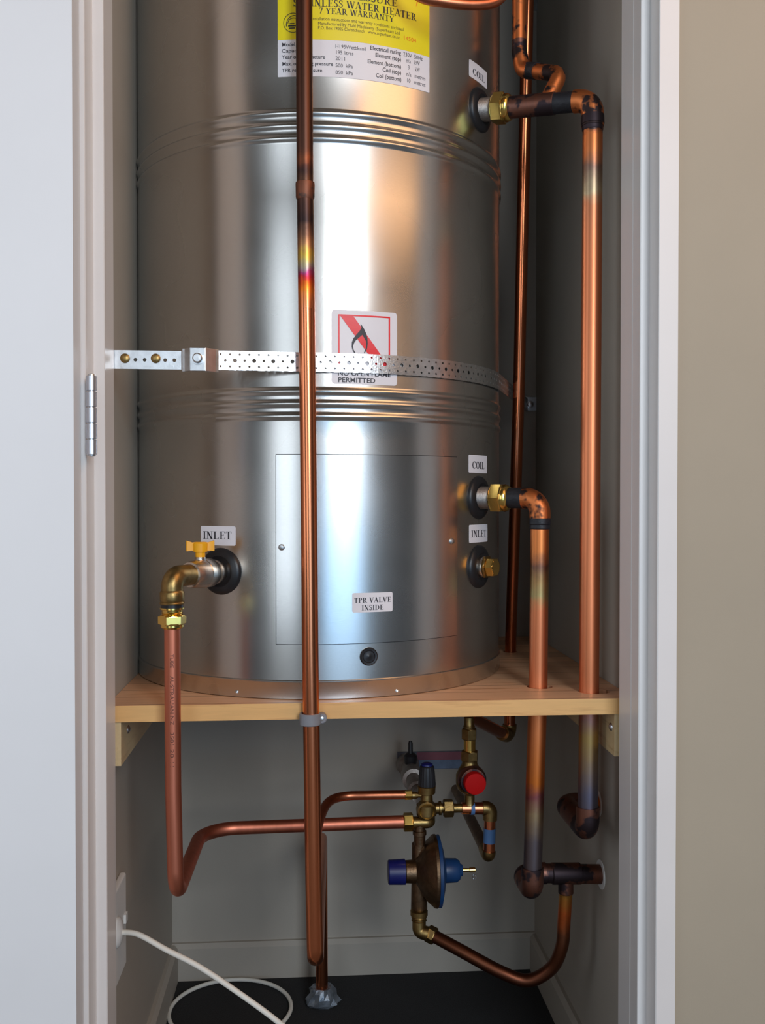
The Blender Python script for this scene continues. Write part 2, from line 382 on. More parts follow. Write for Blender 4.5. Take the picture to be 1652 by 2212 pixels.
# ------------------------------------------------------------------ shelf with holes
ZS, ZU = 0.638, 0.617
PU = (P(1272, 1497, 1.295).x, 1.295)       # upper coil pipe through shelf
PL = (P(1162, 1488, 1.334).x, 1.334)       # lower coil pipe
PR_ = (P(1102, 1408, 1.645).x, 1.645)      # rear riser
def circ(cx, cy, r, n=24, sx=0):
    out = []
    for j in range(n):
        a = 2*PI*j/n; x = math.cos(a)*r; out.append((cx+x+(sx if x > 0 else 0), cy+math.sin(a)*r))
    return out
outer = [(XL+.0006, 1.25), (XR-.0006, 1.25), (XR-.0006, YB-.001), (XL+.0006, YB-.001)]
holes = [circ(PU[0]+.003, PU[1]+.002, .0165, sx=.009), circ(PL[0]+.001, PL[1]+.002, .0165, sx=.003), circ(PR_[0], PR_[1], .0125)]
sb = MB()
loops = [outer]+holes; flat = [p for l in loops for p in l]
tri = tessellate_polygon([[Vector((x, y, 0)) for x, y in l] for l in loops])
n = len(flat)
sb.v = [Vector((x, y, ZS)) for x, y in flat]+[Vector((x, y, ZU)) for x, y in flat]
for t in tri: sb.f.append(list(t)); sb.mi.append(0); sb.f.append([n+i for i in reversed(t)]); sb.mi.append(0)
k = 0
for l in loops:
    for i in range(len(l)):
        a = k+i; b = k+(i+1) % len(l); sb.f.append([a, b, n+b, n+a]); sb.mi.append(1 if l is outer else 0)
    k += len(l)
sh = sb.build('shelf', [M['shelf'], M['pineedge']], smooth=False)
tag(sh, 'laminated pine shelf with pipe holes carrying the steel water heater', 'shelf')
def batten(x0, x1, lab, sx):
    o = thing('shelf_batten', lab, 'batten', ((x0+x1)/2, 1.255, .560), 'battens under the pine shelf')
    MB().box((x0, 1.2535, .560), (x1, 1.80, ZU-.0003)).build('batten', M['pine'], o, smooth=False)
    s = MB(); s.lathe([(-.004, .006), (0, .0058), (.0018, .0045), (.003, .002), (.0032, .0001)], (x1 if sx > 0 else x0, 1.268 if sx < 0 else 1.30, .596), (sx, 0, 0), 16)
    s.build('screw', M['zinc'], o)
batten(XL+.0005, XL+.019, 'pine batten under the left end of the shelf, behind the white door frame', 1)
batten(XR-.026, XR-.0005, 'pine batten with a bright screw under the right end of the shelf', -1)

# ------------------------------------------------------------------ water heater
tank = thing('water_heater', 'tall galvanised steel hot water cylinder standing on the pine shelf', 'water heater', (TC.x, TC.y, ZS))
prof = [(ZS+.0004, TR-.002), (ZS+.0012, TR+.0014), (ZS+.0215, TR+.0014), (ZS+.0225, TR+.0022), (ZS+.0245, TR+.0022), (ZS+.0255, TR)]
rid = sorted([P(700, y, 1.27).z for y in (244, 272, 299, 845, 872, 899)])
for z in rid:
    for k in range(-6, 7):
        prof.append((z+k*.0011, TR+.0026*(.5+.5*math.cos(PI*k/6))))
for z in (0.98, 1.18, 1.3, 1.46, 1.7, 1.9, 2.07): prof.append((z, TR))
prof.sort(key=lambda q: q[0]); prof += [(2.09, TR-.008), (2.10, TR-.03), (2.115, 0.02)]
MB().lathe([(z-0, r) for z, r in prof], (TC.x, TC.y, 0), (0, 0, 1), 160).build('jacket', M['tank'], tank, ang=.75)

def patch(th0, th1, z0, z1, off, thick=.0004, rc=0.0, notch=False, n=None):
    """sheet bent round the cylinder, rounded corners"""
    n = n or max(6, int((th1-th0)/.012)); W = (th1-th0)*TR; mb = MB()
    us = sorted(set([i/n for i in range(n+1)]+([k*rc/W/5 for k in range(6)]+[1-k*rc/W/5 for k in range(6)] if rc else [])))
    top = []; bot = []; tin = []; bin_ = []
    for u in us:
        d = min(u, 1-u)*W; c = 0
        if rc and d < rc: c = rc-math.sqrt(max(0, rc*rc-(rc-d)**2))
        th = th0+(th1-th0)*u
        top.append(cyl(th, z1-c, off)); bot.append(cyl(th, z0+c, off)); tin.append(cyl(th, z1-c, off-thick)); bin_.append(cyl(th, z0+c, off-thick))
    m_ = len(us); vs = bot+top+bin_+tin; fs = []
    for i in range(m_-1):
        fs += [(i, i+1, m_+i+1, m_+i), (2*m_+i+1, 2*m_+i, 3*m_+i, 3*m_+i+1), (m_+i, m_+i+1, 3*m_+i+1, 3*m_+i), (i+1, i, 2*m_+i, 2*m_+i+1)]
    fs += [(0, m_, 3*m_, 2*m_), (m_-1, 2*m_-1, 4*m_-1, 3*m_-1)]
    mb.add(vs, fs); return mb
# access panel
tl = hit(597, 984); tr = hit(985, 1180); zt_ = hit(790, 983)[1]; zb_ = hit(700, 1391)[1]
panel = patch(tl[0], tr[0], zb_, zt_, .0022, .0022).build('access_panel', M['panel'], tank, ang=.5)
ps = patch(tl[0]-.0035, tr[0]+.0035, zb_-.0009, zt_+.0009, .0009, .0009).build('panel_shadow_line', M['rubber'], tank, ang=.5)  # black rim standing in for the shadow line round the panel edge
for px, py in ((609, 1182), (973, 1169)):
    th, z, y = hit(px, py); r_ = Vector((math.sin(th), -math.cos(th), 0))
    MB().lathe([(0, .0042), (.0012, .0042), (.0026, .003), (.0032, .0008)], cyl(th, z, .0022), r_, 16).build('screw', M['zinc'], panel)
for px, py in ((512, 1495), (857, 1493)):
    th, z, y = hit(px, py); r_ = Vector((math.sin(th), -math.cos(th), 0))
    MB().lathe([(0, .0026), (.0012, .0024), (.0022, .0008)], cyl(th, z, .0014), r_, 12).build('rim_screw', M['zinc'], tank)
th, z, y = hit(796, 1418)
MB().lathe([(-.001, .0122), (.0018, .0122), (.0030, .0108), (.0028, .0085), (.0016, .0075), (.0016, .003), (.0024, .001)], cyl(th, z), (math.sin(th), -math.cos(th), 0), 28).build('plug_cap', M['rubber'], tank)
PORTS = {'u': hit(1037, 238), 'l': hit(1034, 1075), 'r': hit(1034, 1224), 'i': hit(477, 1234)}
def port(kx):
    th, z, y = PORTS[kx]; return cyl(th, z), Vector((math.sin(th), -math.cos(th), 0))
for kx in 'ulri':
    o_, r_ = port(kx)
    MB().lathe([(-.006, .0315), (.0004, .0315), (.003, .030), (.0055, .026), (.0065, .021), (.004, .0165)], o_, r_, 36).build('grommet', M['rubber'], tank)

# ------------------------------------------------------------------ lettering
def G(): return []
def vst(g, x, y0, y1, w, s0=True, s1=True, sw=.13):
    g.append([(x-w/2, y0), (x+w/2, y0), (x+w/2, y1), (x-w/2, y1)])
    if s0: g.append([(x-sw-w/2+.02, y0), (x+sw+w/2-.02, y0), (x+sw+w/2-.02, y0+.045), (x-sw-w/2+.02, y0+.045)])
    if s1: g.append([(x-sw-w/2+.02, y1-.045), (x+sw+w/2-.02, y1-.045), (x+sw+w/2-.02, y1), (x-sw-w/2+.02, y1)])
def hb_(g, x0, x1, y, t=.05): g.append([(x0, y-t/2), (x1, y-t/2), (x1, y+t/2), (x0, y+t/2)])
def dg(g, xa, ya, xb, yb, w): g.append([(xa-w/2, ya), (xa+w/2, ya), (xb+w/2, yb), (xb-w/2, yb)])
def sf(g, x, y, w=.17): g.append([(x-w, y), (x+w, y), (x+w, y+.045), (x-w, y+.045)])
def arc(g, cx, cy, rx, ry, a0, a1, tw, tn, n=14):
    for i in range(n):
        p = []
        for a in (a0+(a1-a0)*i/n, a0+(a1-a0)*(i+1)/n):
            a = math.radians(a); c, s = math.cos(a), math.sin(a); p.append(((cx+rx*c, cy+ry*s), (cx+(rx-tw)*c, cy+(ry-tn)*s)))
        g.append([p[0][0], p[1][0], p[1][1], p[0][1]])
def glyph(ch):
    g = []; W = .17
    if ch == 'I': vst(g, .2, 0, 1, W); return g, .42
    if ch == 'L':
        vst(g, .22, 0, 1, W); hb_(g, .1, .68, .025); g.append([(.60, 0), (.68, 0), (.70, .26), (.66, .26)]); return g, .74
    if ch == 'E':
        vst(g, .22, 0, 1, W); hb_(g, .1, .68, .025); hb_(g, .1, .64, .975); hb_(g, .22, .52, .52)
        g.append([(.61, 0), (.68, 0), (.70, .24), (.66, .24)]); g.append([(.58, 1), (.64, 1), (.65, .78), (.62, .78)]); g.append([(.49, .40), (.53, .40), (.53, .64), (.49, .64)]); return g, .74
    if ch == 'T':
        vst(g, .35, 0, 1, W, s1=False); hb_(g, .03, .67, .975); g.append([(.03, 1), (.08, 1), (.06, .76), (.02, .76)]); g.append([(.62, 1), (.67, 1), (.68, .76), (.64, .76)]); return g, .72
    if ch == 'H':
        vst(g, .2, 0, 1, W); vst(g, .66, 0, 1, W); hb_(g, .2, .66, .5, .06); return g, .88
    if ch == 'N':
        vst(g, .16, 0, 1, .06); vst(g, .70, 0, 1, .06); dg(g, .18, 1, .68, 0, .19); return g, .86
    if ch == 'O': arc(g, .42, .5, .38, .52, 0, 360, .17, .06, 24); return g, .86
    if ch == 'C':
        arc(g, .42, .5, .38, .52, 42, 318, .17, .06, 20); g.append([(.66, 1.0), (.71, 1.0), (.71, .68), (.68, .68)]); return g, .78
    if ch == 'S':
        arc(g, .29, .76, .23, .26, 30, 270, .13, .09, 14); arc(g, .29, .27, .25, .29, -150, 90, .13, .10, 14)
        g.append([(.48, 1.0), (.52, 1.0), (.53, .70), (.50, .70)]); g.append([(.04, .0), (.08, .0), (.07, .32), (.04, .32)]); return g, .60
    if ch == 'D':
        vst(g, .2, 0, 1, W); arc(g, .30, .5, .50, .5, -90, 90, .17, .05, 16); return g, .86
    if ch in 'PR':
        vst(g, .2, 0, 1, W); hb_(g, .2, .38, .975); hb_(g, .2, .38, .475); arc(g, .36, .725, .28, .275, -90, 90, .16, .05, 12)
        if ch == 'P': return g, .70
        dg(g, .40, .47, .68, 0, .17); hb_(g, .6, .84, .022); return g, .84
    if ch == 'U':
        vst(g, .18, .3, 1, W, s0=False); vst(g, .68, .3, 1, .06, s0=False); arc(g, .40, .30, .31, .32, 180, 360, .12, .10, 14); return g, .86
    if ch == 'A':
        dg(g, .07, 0, .40, 1.02, .06); dg(g, .66, 0, .38, 1.02, .18); hb_(g, .18, .56, .33); sf(g, .09, 0, .11); sf(g, .66, 0, .16); return g, .82
    if ch == 'V':
        dg(g, .14, 1, .42, -.02, .18); dg(g, .70, 1, .42, -.02, .06); sf(g, .15, .955, .15); sf(g, .70, .955, .11); return g, .82
    if ch == 'W':
        dg(g, .13, 1, .36, -.02, .17); dg(g, .56, 1, .36, -.02, .06); dg(g, .56, 1, .80, -.02, .17); dg(g, 1.02, 1, .80, -.02, .06)
        for x in (.13, .54, 1.02): sf(g, x, .955, .13)
        return g, 1.12
    if ch == 'Y':
        vst(g, .38, 0, .48, W, s1=False); dg(g, .12, 1, .38, .44, .18); dg(g, .66, 1, .42, .44, .07); sf(g, .13, .955, .13); sf(g, .66, .955, .11); return g, .78
    if ch == '7':
        g.append([(.04, .88), (.50, .88), (.52, 1), (.05, 1)]); dg(g, .16, 0, .46, .92, .13); g.append([(.04, .72), (.08, .72), (.10, .95), (.04, .95)]); return g, .58
    return g, .34
def serif(txt):
    x = 0; out = []
    for ch in txt:
        g, w_ = glyph(ch); out += [[(x+a, b) for a, b in q] for q in g]; x += w_+.03
    return out, x-.03
def sans(txt, bold=0.0):
    cu = bpy.data.curves.new('t', 'FONT'); cu.body = txt; cu.size = 1.4; cu.offset = bold; cu.resolution_u = 3
    o = bpy.data.objects.new('t', cu); COL.objects.link(o); bpy.context.view_layer.update()
    me = bpy.data.meshes.new_from_object(o)
    out = [[(me.vertices[i].co.x, me.vertices[i].co.y) for i in p.vertices] for p in me.polygons]
    bpy.data.objects.remove(o); bpy.data.curves.remove(cu); bpy.data.meshes.remove(me)
    xs = [a for q in out for a, b in q]; x0 = min(xs); out = [[(a-x0, b) for a, b in q] for q in out]
    return out, max(xs)-x0
def lay(mb, polys, width, px0, py, px1, hpx, off, rot=0.0, squash=None):
    """lettering on the cylinder between two bearings, baseline height read at its left end"""
    th0, z0, y0 = hit(px0, py); th1 = hit(px1, py)[0]
    h = hpx*y0/F; sx = (th1-th0)/width
    for q in polys:
        mb.add([cyl(th0+a*sx, z0+b*h+rot*(a*sx*TR), off) for a, b in q], [tuple(range(len(q)))])
def small_label(name, lab, l, r, t, b, lines, off=.0004, rot=0.0):
    tl_ = hit(l, t); bl_ = hit(l, b); thr = hit(r, (t+b)/2)[0]
    o = patch(tl_[0], thr, bl_[1], tl_[1], off, .0003, rc=.002).build(name, M['label'], tank)
    o['label'] = lab
    mb = MB()
    for txt, x0, y, x1, h in lines:
        g, w_ = serif(txt); lay(mb, g, w_, x0, y, x1, h, off+.0003, rot)
    mb.build('lettering', M['ink'], o, smooth=False)
small_label('port_label', 'small white sticker reading COIL at the upper port', 1013, 1051, 127, 164, [('COIL', 1020, 160, 1046, 13.5)])
small_label('port_label', 'small white sticker reading COIL at the lower port', 1012, 1051, 982, 1021, [('COIL', 1019, 1012, 1045, 15.5)])
small_label('port_label', 'small white sticker reading INLET on the right', 1013, 1052, 1134, 1173, [('INLET', 1017, 1161, 1049, 15)])
small_label('port_label', 'small white sticker reading INLET on the left', 434, 509, 1136, 1177, [('INLET', 439, 1163.5, 501, 16)])
small_label('valve_label', 'white sticker reading TPR VALVE INSIDE', 760, 846, 1281, 1323, [('TPR VALVE', 764, 1302, 843, 11), ('INSIDE', 780, 1318, 827, 11)], off=.0026)

# big yellow rating label
zy = hit(700, 86)[1]; zw = hit(700, 166)[1]; thl = hit(600, 100)[0]; thr = hit(927, 100)[0]
yl = patch(thl, thr, zy, zy+.115, .0004, .0003).build('rating_label', M['yellow'], tank); yl['label'] = 'yellow stainless water heater warranty label'
wl_ = patch(thl, thr, zw, zy-.0001, .0004, .0003, rc=.0012).build('rating_plate', M['label'], tank); wl_['label'] = 'white rating table under the yellow label'
OFF = .0007
mb = MB()
for t, x0, y, x1, h in [('STAINLESS WATER HEATER', 633, 14, 899, 15), ('7 YEAR WARRANTY', 689.5, 29.5, 850.5, 12.5), ('PRESSURE', 742, -3, 858, 14.5)]:
    g, w_ = serif(t); lay(mb, g, w_, x0, y, x1, h, OFF)
mb.build('lettering', M['ink'], yl, smooth=False)
mb = MB()
for t, x0, y, x1, h in [('Installation instructions and warranty conditions enclosed', 674, 43.6, 871, 7), ('Manufactured by Multi Machinery (Superheat) Ltd', 687, 54, 862.6, 7), ('P.O. Box 19005 Christchurch   www.superheat.co.nz', 687, 63.5, 862.6, 7)]:
    g, w_ = sans(t); lay(mb, g, w_, x0, y, x1, h, OFF)
mb.build('fine_print', M['brownink'], yl, smooth=False)
mb = MB(); g, w_ = sans('14504'); lay(mb, g, w_, 872, 86, 898, 9, OFF); mb.build('serial_number', M['orangeink'], yl, smooth=False)
mb = MB(); g = []      # round trade mark: two arcs and three short lines in a ring
arc(g, 0, 0, 1, 1, 0, 360, .06, .06, 40); arc(g, .1, -.2, .82, .95, 60, 190, .07, .07, 20); arc(g, .05, -.1, .62, .62, 20, 175, .07, .07, 18)
for y_, a_, b_ in ((-.15, -.35, .15), (-.38, -.5, .35), (-.6, -.4, .2)): g.append([(a_, y_), (b_, y_), (b_, y_+.12), (a_, y_+.12)])
th, z, y = hit(633, 49.5); s_ = 21*y/F
for q in g: mb.add([cyl(th+a*s_/TR*1.0, z+b*s_, OFF) for a, b in q], [tuple(range(len(q)))])
mb.build('round_emblem', M['ink'], yl, smooth=False)
mb = MB(); th, z, y = hit(898, 15)
mb.add([cyl(th, z, OFF), cyl(th+.014, z+.011, OFF), cyl(th+.030, z+.022, OFF), cyl(th+.02, z+.022, OFF), cyl(th+.006, z+.010, OFF)], [(0, 1, 2, 3, 4)])
mb.build('red_flash', M['redink'], yl, smooth=False)
mb = MB()
for t, x0, y, x1, h in [('Model', 609.6, 101, 637, 8), ('Capacity', 608.5, 114.5, 655, 8), ('Year of manufacture', 609, 128, 702, 8), ('Max. operating pressure', 610, 142.5, 719, 8), ('TPR relief pressure', 609, 157, 695.6, 8),
        ('Electrical rating', 799.7, 107.7, 865.5, 9), ('Element (top)', 810.6, 123, 865.5, 9), ('Element (bottom)', 794, 136.5, 865.5, 9), ('Coil (top)', 826, 154.5, 865.5, 9), ('Coil (bottom)', 811.8, 167, 866, 9)]:
    g, w_ = sans(t, .012); lay(mb, g, w_, x0, y, x1, h, OFF)
mb.build('lettering', M['ink'], wl_, smooth=False)
mb = MB()
for t, x0, y, x1, h in [('H195Wetbkcoil', 724.6, 104, 790, 8), ('195 litres', 726, 117, 763, 8), ('2011', 724.6, 130, 744.7, 8), ('500  kPa', 724.6, 145, 761.7, 8), ('850  kPa', 724.6, 160, 762, 8),
        ('230V  50Hz', 870.6, 121, 912, 9), ('n/a   kW', 877, 135, 906, 9), ('3      kW', 881, 150, 906, 9), ('n/a   metres', 877.6, 164, 918, 9), ('10   metres', 879, 178, 918, 9)]:
    g, w_ = sans(t); lay(mb, g, w_, x0, y, x1, h, OFF)
mb.build('values', M['greyink'], wl_, smooth=False)

# no-open-flame sticker
a_ = hit(716, 669); b_ = hit(857, 750); zb2 = hit(716, 829)[1]
fs_ = patch(a_[0], b_[0], zb2, a_[1], .0004, .0003, rc=.004).build('warning_sticker', M['label'], tank); fs_['label'] = 'white and red sticker forbidding open flames'
def uvh(px, py):   # sticker-plane coords (arc length, height)
    th, z, y = hit(px, py); return th, z
def slab(mb, pts, off):
    mb.add([cyl(t_, z_, off) for t_, z_ in pts], [tuple(range(len(pts)))])
L0, R0 = hit(730, 700)[0], hit(842, 700)[0]; T0 = hit(730, 679)[1]; B0 = hit(730, 795)[1]; hw = 3.4*1.272/F
mb = MB()
def strip_h(z0, z1): patch_ = patch(L0, R0, z0, z1, OFF, .0002, n=10); mb.add(patch_.v, patch_.f)
strip_h(T0-hw, T0); strip_h(B0, B0+hw)
for t0 in (L0, R0-hw/TR): q = patch(t0, t0+hw/TR, B0, T0, OFF, .0002, n=1); mb.add(q.v, q.f)
k = .1/ (R0-L0)
nseg = 8; wbar = (R0-L0)*.245
for i in range(nseg):
    f0, f1 = i/nseg, (i+1)/nseg
    xa = L0+(R0-L0-wbar)*f0+(R0-L0)*.02; xb = L0+(R0-L0-wbar)*f1+(R0-L0)*.02
    za = T0+(B0-T0)*f0; zb3 = T0+(B0-T0)*f1
    slab(mb, [(xa, za), (xb, zb3), (min(xb+wbar, R0), zb3), (min(xa+wbar, R0), za)], OFF+.0001)
mb.build('red_bar_and_frame', M['redink'], fs_, smooth=False)
mb = MB()
# flame outline traced on the 1652-wide crop (x, y in the sticker's own crop)
fl_out = [(720, 455), (745, 490), (790, 560), (830, 650), (855, 740), (860, 850), (850, 940), (825, 1000), (795, 1042)]
fl_in = [(720, 455), (738, 530), (735, 590), (745, 660), (790, 730), (825, 800), (832, 880), (820, 950), (785, 1030)]
fr_out = [(738, 530), (700, 600), (640, 665), (580, 740), (548, 820), (545, 910), (565, 990), (610, 1055)]
fr_in = [(760, 670), (735, 690), (690, 730), (630, 780), (590, 840), (572, 900), (582, 970), (628, 1048)]
cv = lambda q: hit(700+q[0]*180/1652, 650+q[1]*200/1836)[:2]
for A, B in ((fl_out, fl_in), (fr_out, fr_in)):
    for i in range(len(A)-1): slab(mb, [cv(A[i]), cv(A[i+1]), cv(B[i+1]), cv(B[i])], OFF+.0002)
slab(mb, [cv((738, 530)), cv((800, 600)), cv((850, 740)), cv((760, 670)), cv((690, 620))], OFF+.0002)
mb.build('flame_symbol', M['ink'], fs_, smooth=False); mb = MB()
for t, x0, y, x1, h in [('NO OPEN FLAME', 730, 811, 843, 10.5), ('PERMITTED', 730.5, 825.5, 810, 10.5)]:
    g, w_ = sans(t, .02); lay(mb, g, w_, x0, y, x1, h, OFF)
mb.build('lettering', M['ink'], fs_, smooth=False)

# ------------------------------------------------------------------ restraint strap round the tank
ZST = P(800, 785, 1.2716).z; RS = TR+.0032
A0 = Vector((-.262, 1.2476)); B1 = Vector((-.168, 1.2505)); B2 = Vector((-.122, 1.256))
W0 = Vector((.408, 1.8215))
def tangent(pt, side):
    d = TC-pt; D = d.length; al = math.asin(RS/D); base = math.atan2(d.y, d.x)
    an = base+side*al; Ln = math.sqrt(D*D-RS*RS)
    return pt+Vector((math.cos(an), math.sin(an)))*Ln
T1 = tangent(B2, -1); T2 = tangent(W0, 1)
ta = math.atan2(T1.x-TC.x, TC.y-T1.y); tb = math.atan2(T2.x-TC.x, TC.y-T2.y)
path2 = []
def lin(a, b, st=.004):
    k = max(1, int((b-a).length/st)); return [a+(b-a)*i/k for i in range(k)]
path2 = lin(B2, T1); k = int(RS*(tb-ta)/.004)
path2 += [Vector((TC.x+RS*math.sin(ta+(tb-ta)*i/k), TC.y-RS*math.cos(ta+(tb-ta)*i/k))) for i in range(k)]
path2 += lin(T2, W0)+[W0]
cum = [0]
for a, b in zip(path2, path2[1:]): cum.append(cum[-1]+(b-a).length)
import bisect
def along(s):
    s = min(max(s, 0), cum[-1]-1e-6); i = bisect.bisect_right(cum, s)-1
    i = min(i, len(path2)-2); f = (s-cum[i])/(cum[i+1]-cum[i]); p = path2[i].lerp(path2[i+1], f); d = (path2[i+1]-path2[i]).normalized()
    return p, Vector((d.y, -d.x))
strap = thing('tank_strap', 'galvanised perforated restraint strap pulled tight round the water heater', 'strap', (B2.x, B2.y, ZST-.0125))
hh = .0124; cell = .0123; mb = MB(); ncell = int(cum[-1]/cell)
for c in range(ncell+1):
    s0 = c*cell; s1 = min(s0+cell, cum[-1])
    rb = .0027 if c % 2 else .0017
    outl = [(0, -hh), (cell*.25, -hh), (cell*.5, -hh), (cell*.75, -hh), (cell, -hh), (cell, hh), (cell*.75, hh), (cell*.5, hh), (cell*.25, hh), (0, hh)]
    hs = [[(cell*.75+r*math.cos(2*PI*j/10), v+r*math.sin(2*PI*j/10)) for j in range(10)] for r, v in ((rb, 0),)]
    hs += [[(cell*.25+.0015*math.cos(2*PI*j/8), v+.0015*math.sin(2*PI*j/8)) for j in range(8)] for v in (-.0078, .0078)]
    loops = [outl]+hs; flat = [p for l in loops for p in l]
    tri = tessellate_polygon([[Vector((x, y, 0)) for x, y in l] for l in loops])
    vv = []
    for x, y in flat:
        p, nn = along(min(s0+x, cum[-1])); vv.append((p.x, p.y, ZST+y))
    mb.add(vv, [tuple(t) for t in tri])
so = mb.build('perforated_band', M['strap'], strap, recalc=False, smooth=False)
bm = bmesh.new(); bm.from_mesh(so.data); bmesh.ops.remove_doubles(bm, verts=bm.verts, dist=2e-5); bmesh.ops.recalc_face_normals(bm, faces=bm.faces); bm.to_mesh(so.data); bm.free()
sm = so.modifiers.new('thickness', 'SOLIDIFY'); sm.thickness = .0009; sm.offset = 0
# plain end strap with holes
end = MB(); t_ = .002
def striploop(L_, h, holes_):
    outl = [(0, -h), (L_, -h), (L_, h), (0, h)]
    hs = [[(x+r*math.cos(2*PI*j/14), r*math.sin(2*PI*j/14)) for j in range(14)] for x, r in holes_]
    return [outl]+hs
def bent(mb, loops, o2, dir2, zc, th_):
    flat = [p for l in loops for p in l]; tri = tessellate_polygon([[Vector((x, y, 0)) for x, y in l] for l in loops]); n = len(flat)
    nn = Vector((dir2.y, -dir2.x))
    f = [Vector((*(o2+dir2*x), zc+y)) for x, y in flat]; b = [v+Vector((-nn.x, -nn.y, 0))*th_ for v in f]
    fs = [tuple(t) for t in tri]+[tuple(n+i for i in reversed(t)) for t in tri]; k = 0
    for l in loops:
        for i in range(len(l)): fs.append((k+i, k+(i+1) % len(l), n+k+(i+1) % len(l), n+k+i))
        k += len(l)
    mb.add(f+b, fs)
d2 = (B1-A0).normalized(); Lp = (B1-A0).length
bent(end, striploop(Lp, .0118, [(P(q, 777, 1.248).x-A0.x, .0024) for q in (292, 312, 356, 376)]), A0+Vector((0, .0005)), d2, P(330, 777, 1.248).z, .0016)
end.build('end_strap', M['zinc'], strap, smooth=False)
zc = P(330, 777, 1.248).z
for px in (270, 336):
    p = P(px, 774, 1.2485)
    s = MB().lathe([(0, .0062), (.0012, .006), (.0024, .004), (.0028, .001)], (p.x, 1.2483 + (p.x-A0.x)*.03 - .0008, p.z), (0, -1, 0), 20)
    s.build('screw', M['brassd'], strap)
# tension plate: folded hat-shaped plate and its bolt
tp = MB(); zc2 = P(430, 778, 1.248).z
pr = [(-.172, 1.2490), (-.168, 1.2488), (-.160, 1.2380), (-.139, 1.2380), (-.121, 1.2530), (-.117, 1.2540)]
pr = [(P(393, 780, 1.249).x, 1.2490), (P(399, 780, 1.247).x, 1.2480), (P(410, 780, 1.24).x, 1.2400), (P(444, 780, 1.24).x, 1.2400), (P(466, 780, 1.251).x, 1.2520), (P(472, 780, 1.254).x, 1.2540)]
H2 = .0148
vs = []
for x, y in pr: vs += [(x, y, zc2-H2), (x, y, zc2+H2), (x, y+.0018, zc2-H2), (x, y+.0018, zc2+H2)]
fs = []
for i in range(len(pr)-1):
    a = 4*i; b = a+4
    fs += [(a, b, b+1, a+1), (a+2, a+3, b+3, b+2), (a+1, b+1, b+3, a+3), (a, a+2, b+2, b)]
fs += [(0, 1, 3, 2), (len(vs)-4, len(vs)-2, len(vs)-1, len(vs)-3)]
tp.add(vs, fs); tpo = tp.build('tension_plate', M['zinc'], strap, smooth=False)
bv = tpo.modifiers.new('round', 'BEVEL'); bv.width = .0007; bv.segments = 2; bv.limit_method = 'ANGLE'
bp = P(427, 774, 1.24)
MB().lathe([(0, .0082), (.0012, .0082), (.0013, .0066), (.0045, .0064), (.0058, .0048), (.006, .001)], (bp.x, 1.2400, bp.z), (0, -1, 0), 24).build('bolt', M['zinc'], strap)
# wall bracket behind the riser
br = MB(); q0 = P(1131, 887, 1.822); q1 = P(1160, 858, 1.822)
br.box((q0.x-.01, 1.8205, q0.z), (q1.x, 1.8247, q1.z)); bro = br.build('wall_plate', M['zinc'], strap, smooth=False)
qc = P(1145, 874, 1.82); MB().lathe([(0, .0075), (.001, .0075), (.0012, .0055), (.006, .0052), (.007, .002)], (qc.x, 1.8205, qc.z), (0, -1, 0), 20, hexr=None).build('bolt', M['zinc'], strap)
q0 = P(1136, 22, 1.822); q1 = P(1160, -8, 1.822)
ub = thing('wall_bracket', 'small dark zinc bracket screwed high on the back wall behind the copper elbow', 'bracket', ((q0.x+q1.x)/2, 1.8247, q0.z))
MB().box((q0.x, 1.8205, q0.z), (q1.x, 1.8247, q1.z)).build('plate', M['zinc'], ub, smooth=False)
qc = P(1148, 10, 1.82); MB().lathe([(0, .0065), (.003, .006), (.004, .002)], (qc.x, 1.8205, qc.z), (0, -1, 0), 18).build('screw', M['zinc'], ub)

# ------------------------------------------------------------------ pipes
# front overflow pipe
YF = 1.2375; rF = .0107
top = P(654, -60, YF); j1 = P(659, 412, YF); bot = P(681, 2080, YF); zH = P(681, 2080, YF).z-.0005
fo = thing('overflow_pipe', 'long copper pipe running straight down in front of the water heater', 'pipe', (bot.x, YF, 0.0))
pts = fillet([top+Vector((0, 0, .3)), P(657, 100, YF), j1, P(665, 900, YF), P(670, 1400, YF), P(677, 1900, YF), Vector((bot.x, YF, zH)), Vector((.0135, 1.715, zH)), Vector((.0145, 1.715, 0.0))], [.5, .5, .5, .5, .5, .022, .028], 10)
MB().tube(pts, rF, 28).build('tube', M['copfront'], fo)
zj = [P(658, y, YF).z for y in (432, 426, 400, 395)]
MB().lathe([(zj[0]-zj[0], rF+.0001), (zj[1]-zj[0], rF+.0013), (zj[2]-zj[0], rF+.0016), (zj[3]-zj[0], rF+.0014), (zj[3]-zj[0]+.0006, rF+.0001)], (j1.x, YF, zj[0]), (0, 0, 1), 28, cap=False).build('swaged_joint', M['copswage'], fo)
foil = MB(); import random; random.seed(4)
R_ = []
for i, (t, r) in enumerate([(0, .022), (.004, .026), (.014, .022), (.024, .019), (.030, .016), (.028, .0115)]):
    R_.append([Vector((.0145+r*(1+.18*random.uniform(-1, 1))*math.cos(2*PI*j/18)*1.15, 1.715+r*math.sin(2*PI*j/18)*(1+.15*random.uniform(-1, 1)), t+.0006+random.uniform(0, .002))) for j in range(18)])
foil.rings(R_); fb = foil.build('foil_collar', M['foil'], smooth=False)
tag(fb, 'crumpled grey foil tape wrapped round the copper pipe at the closet floor', 'tape')
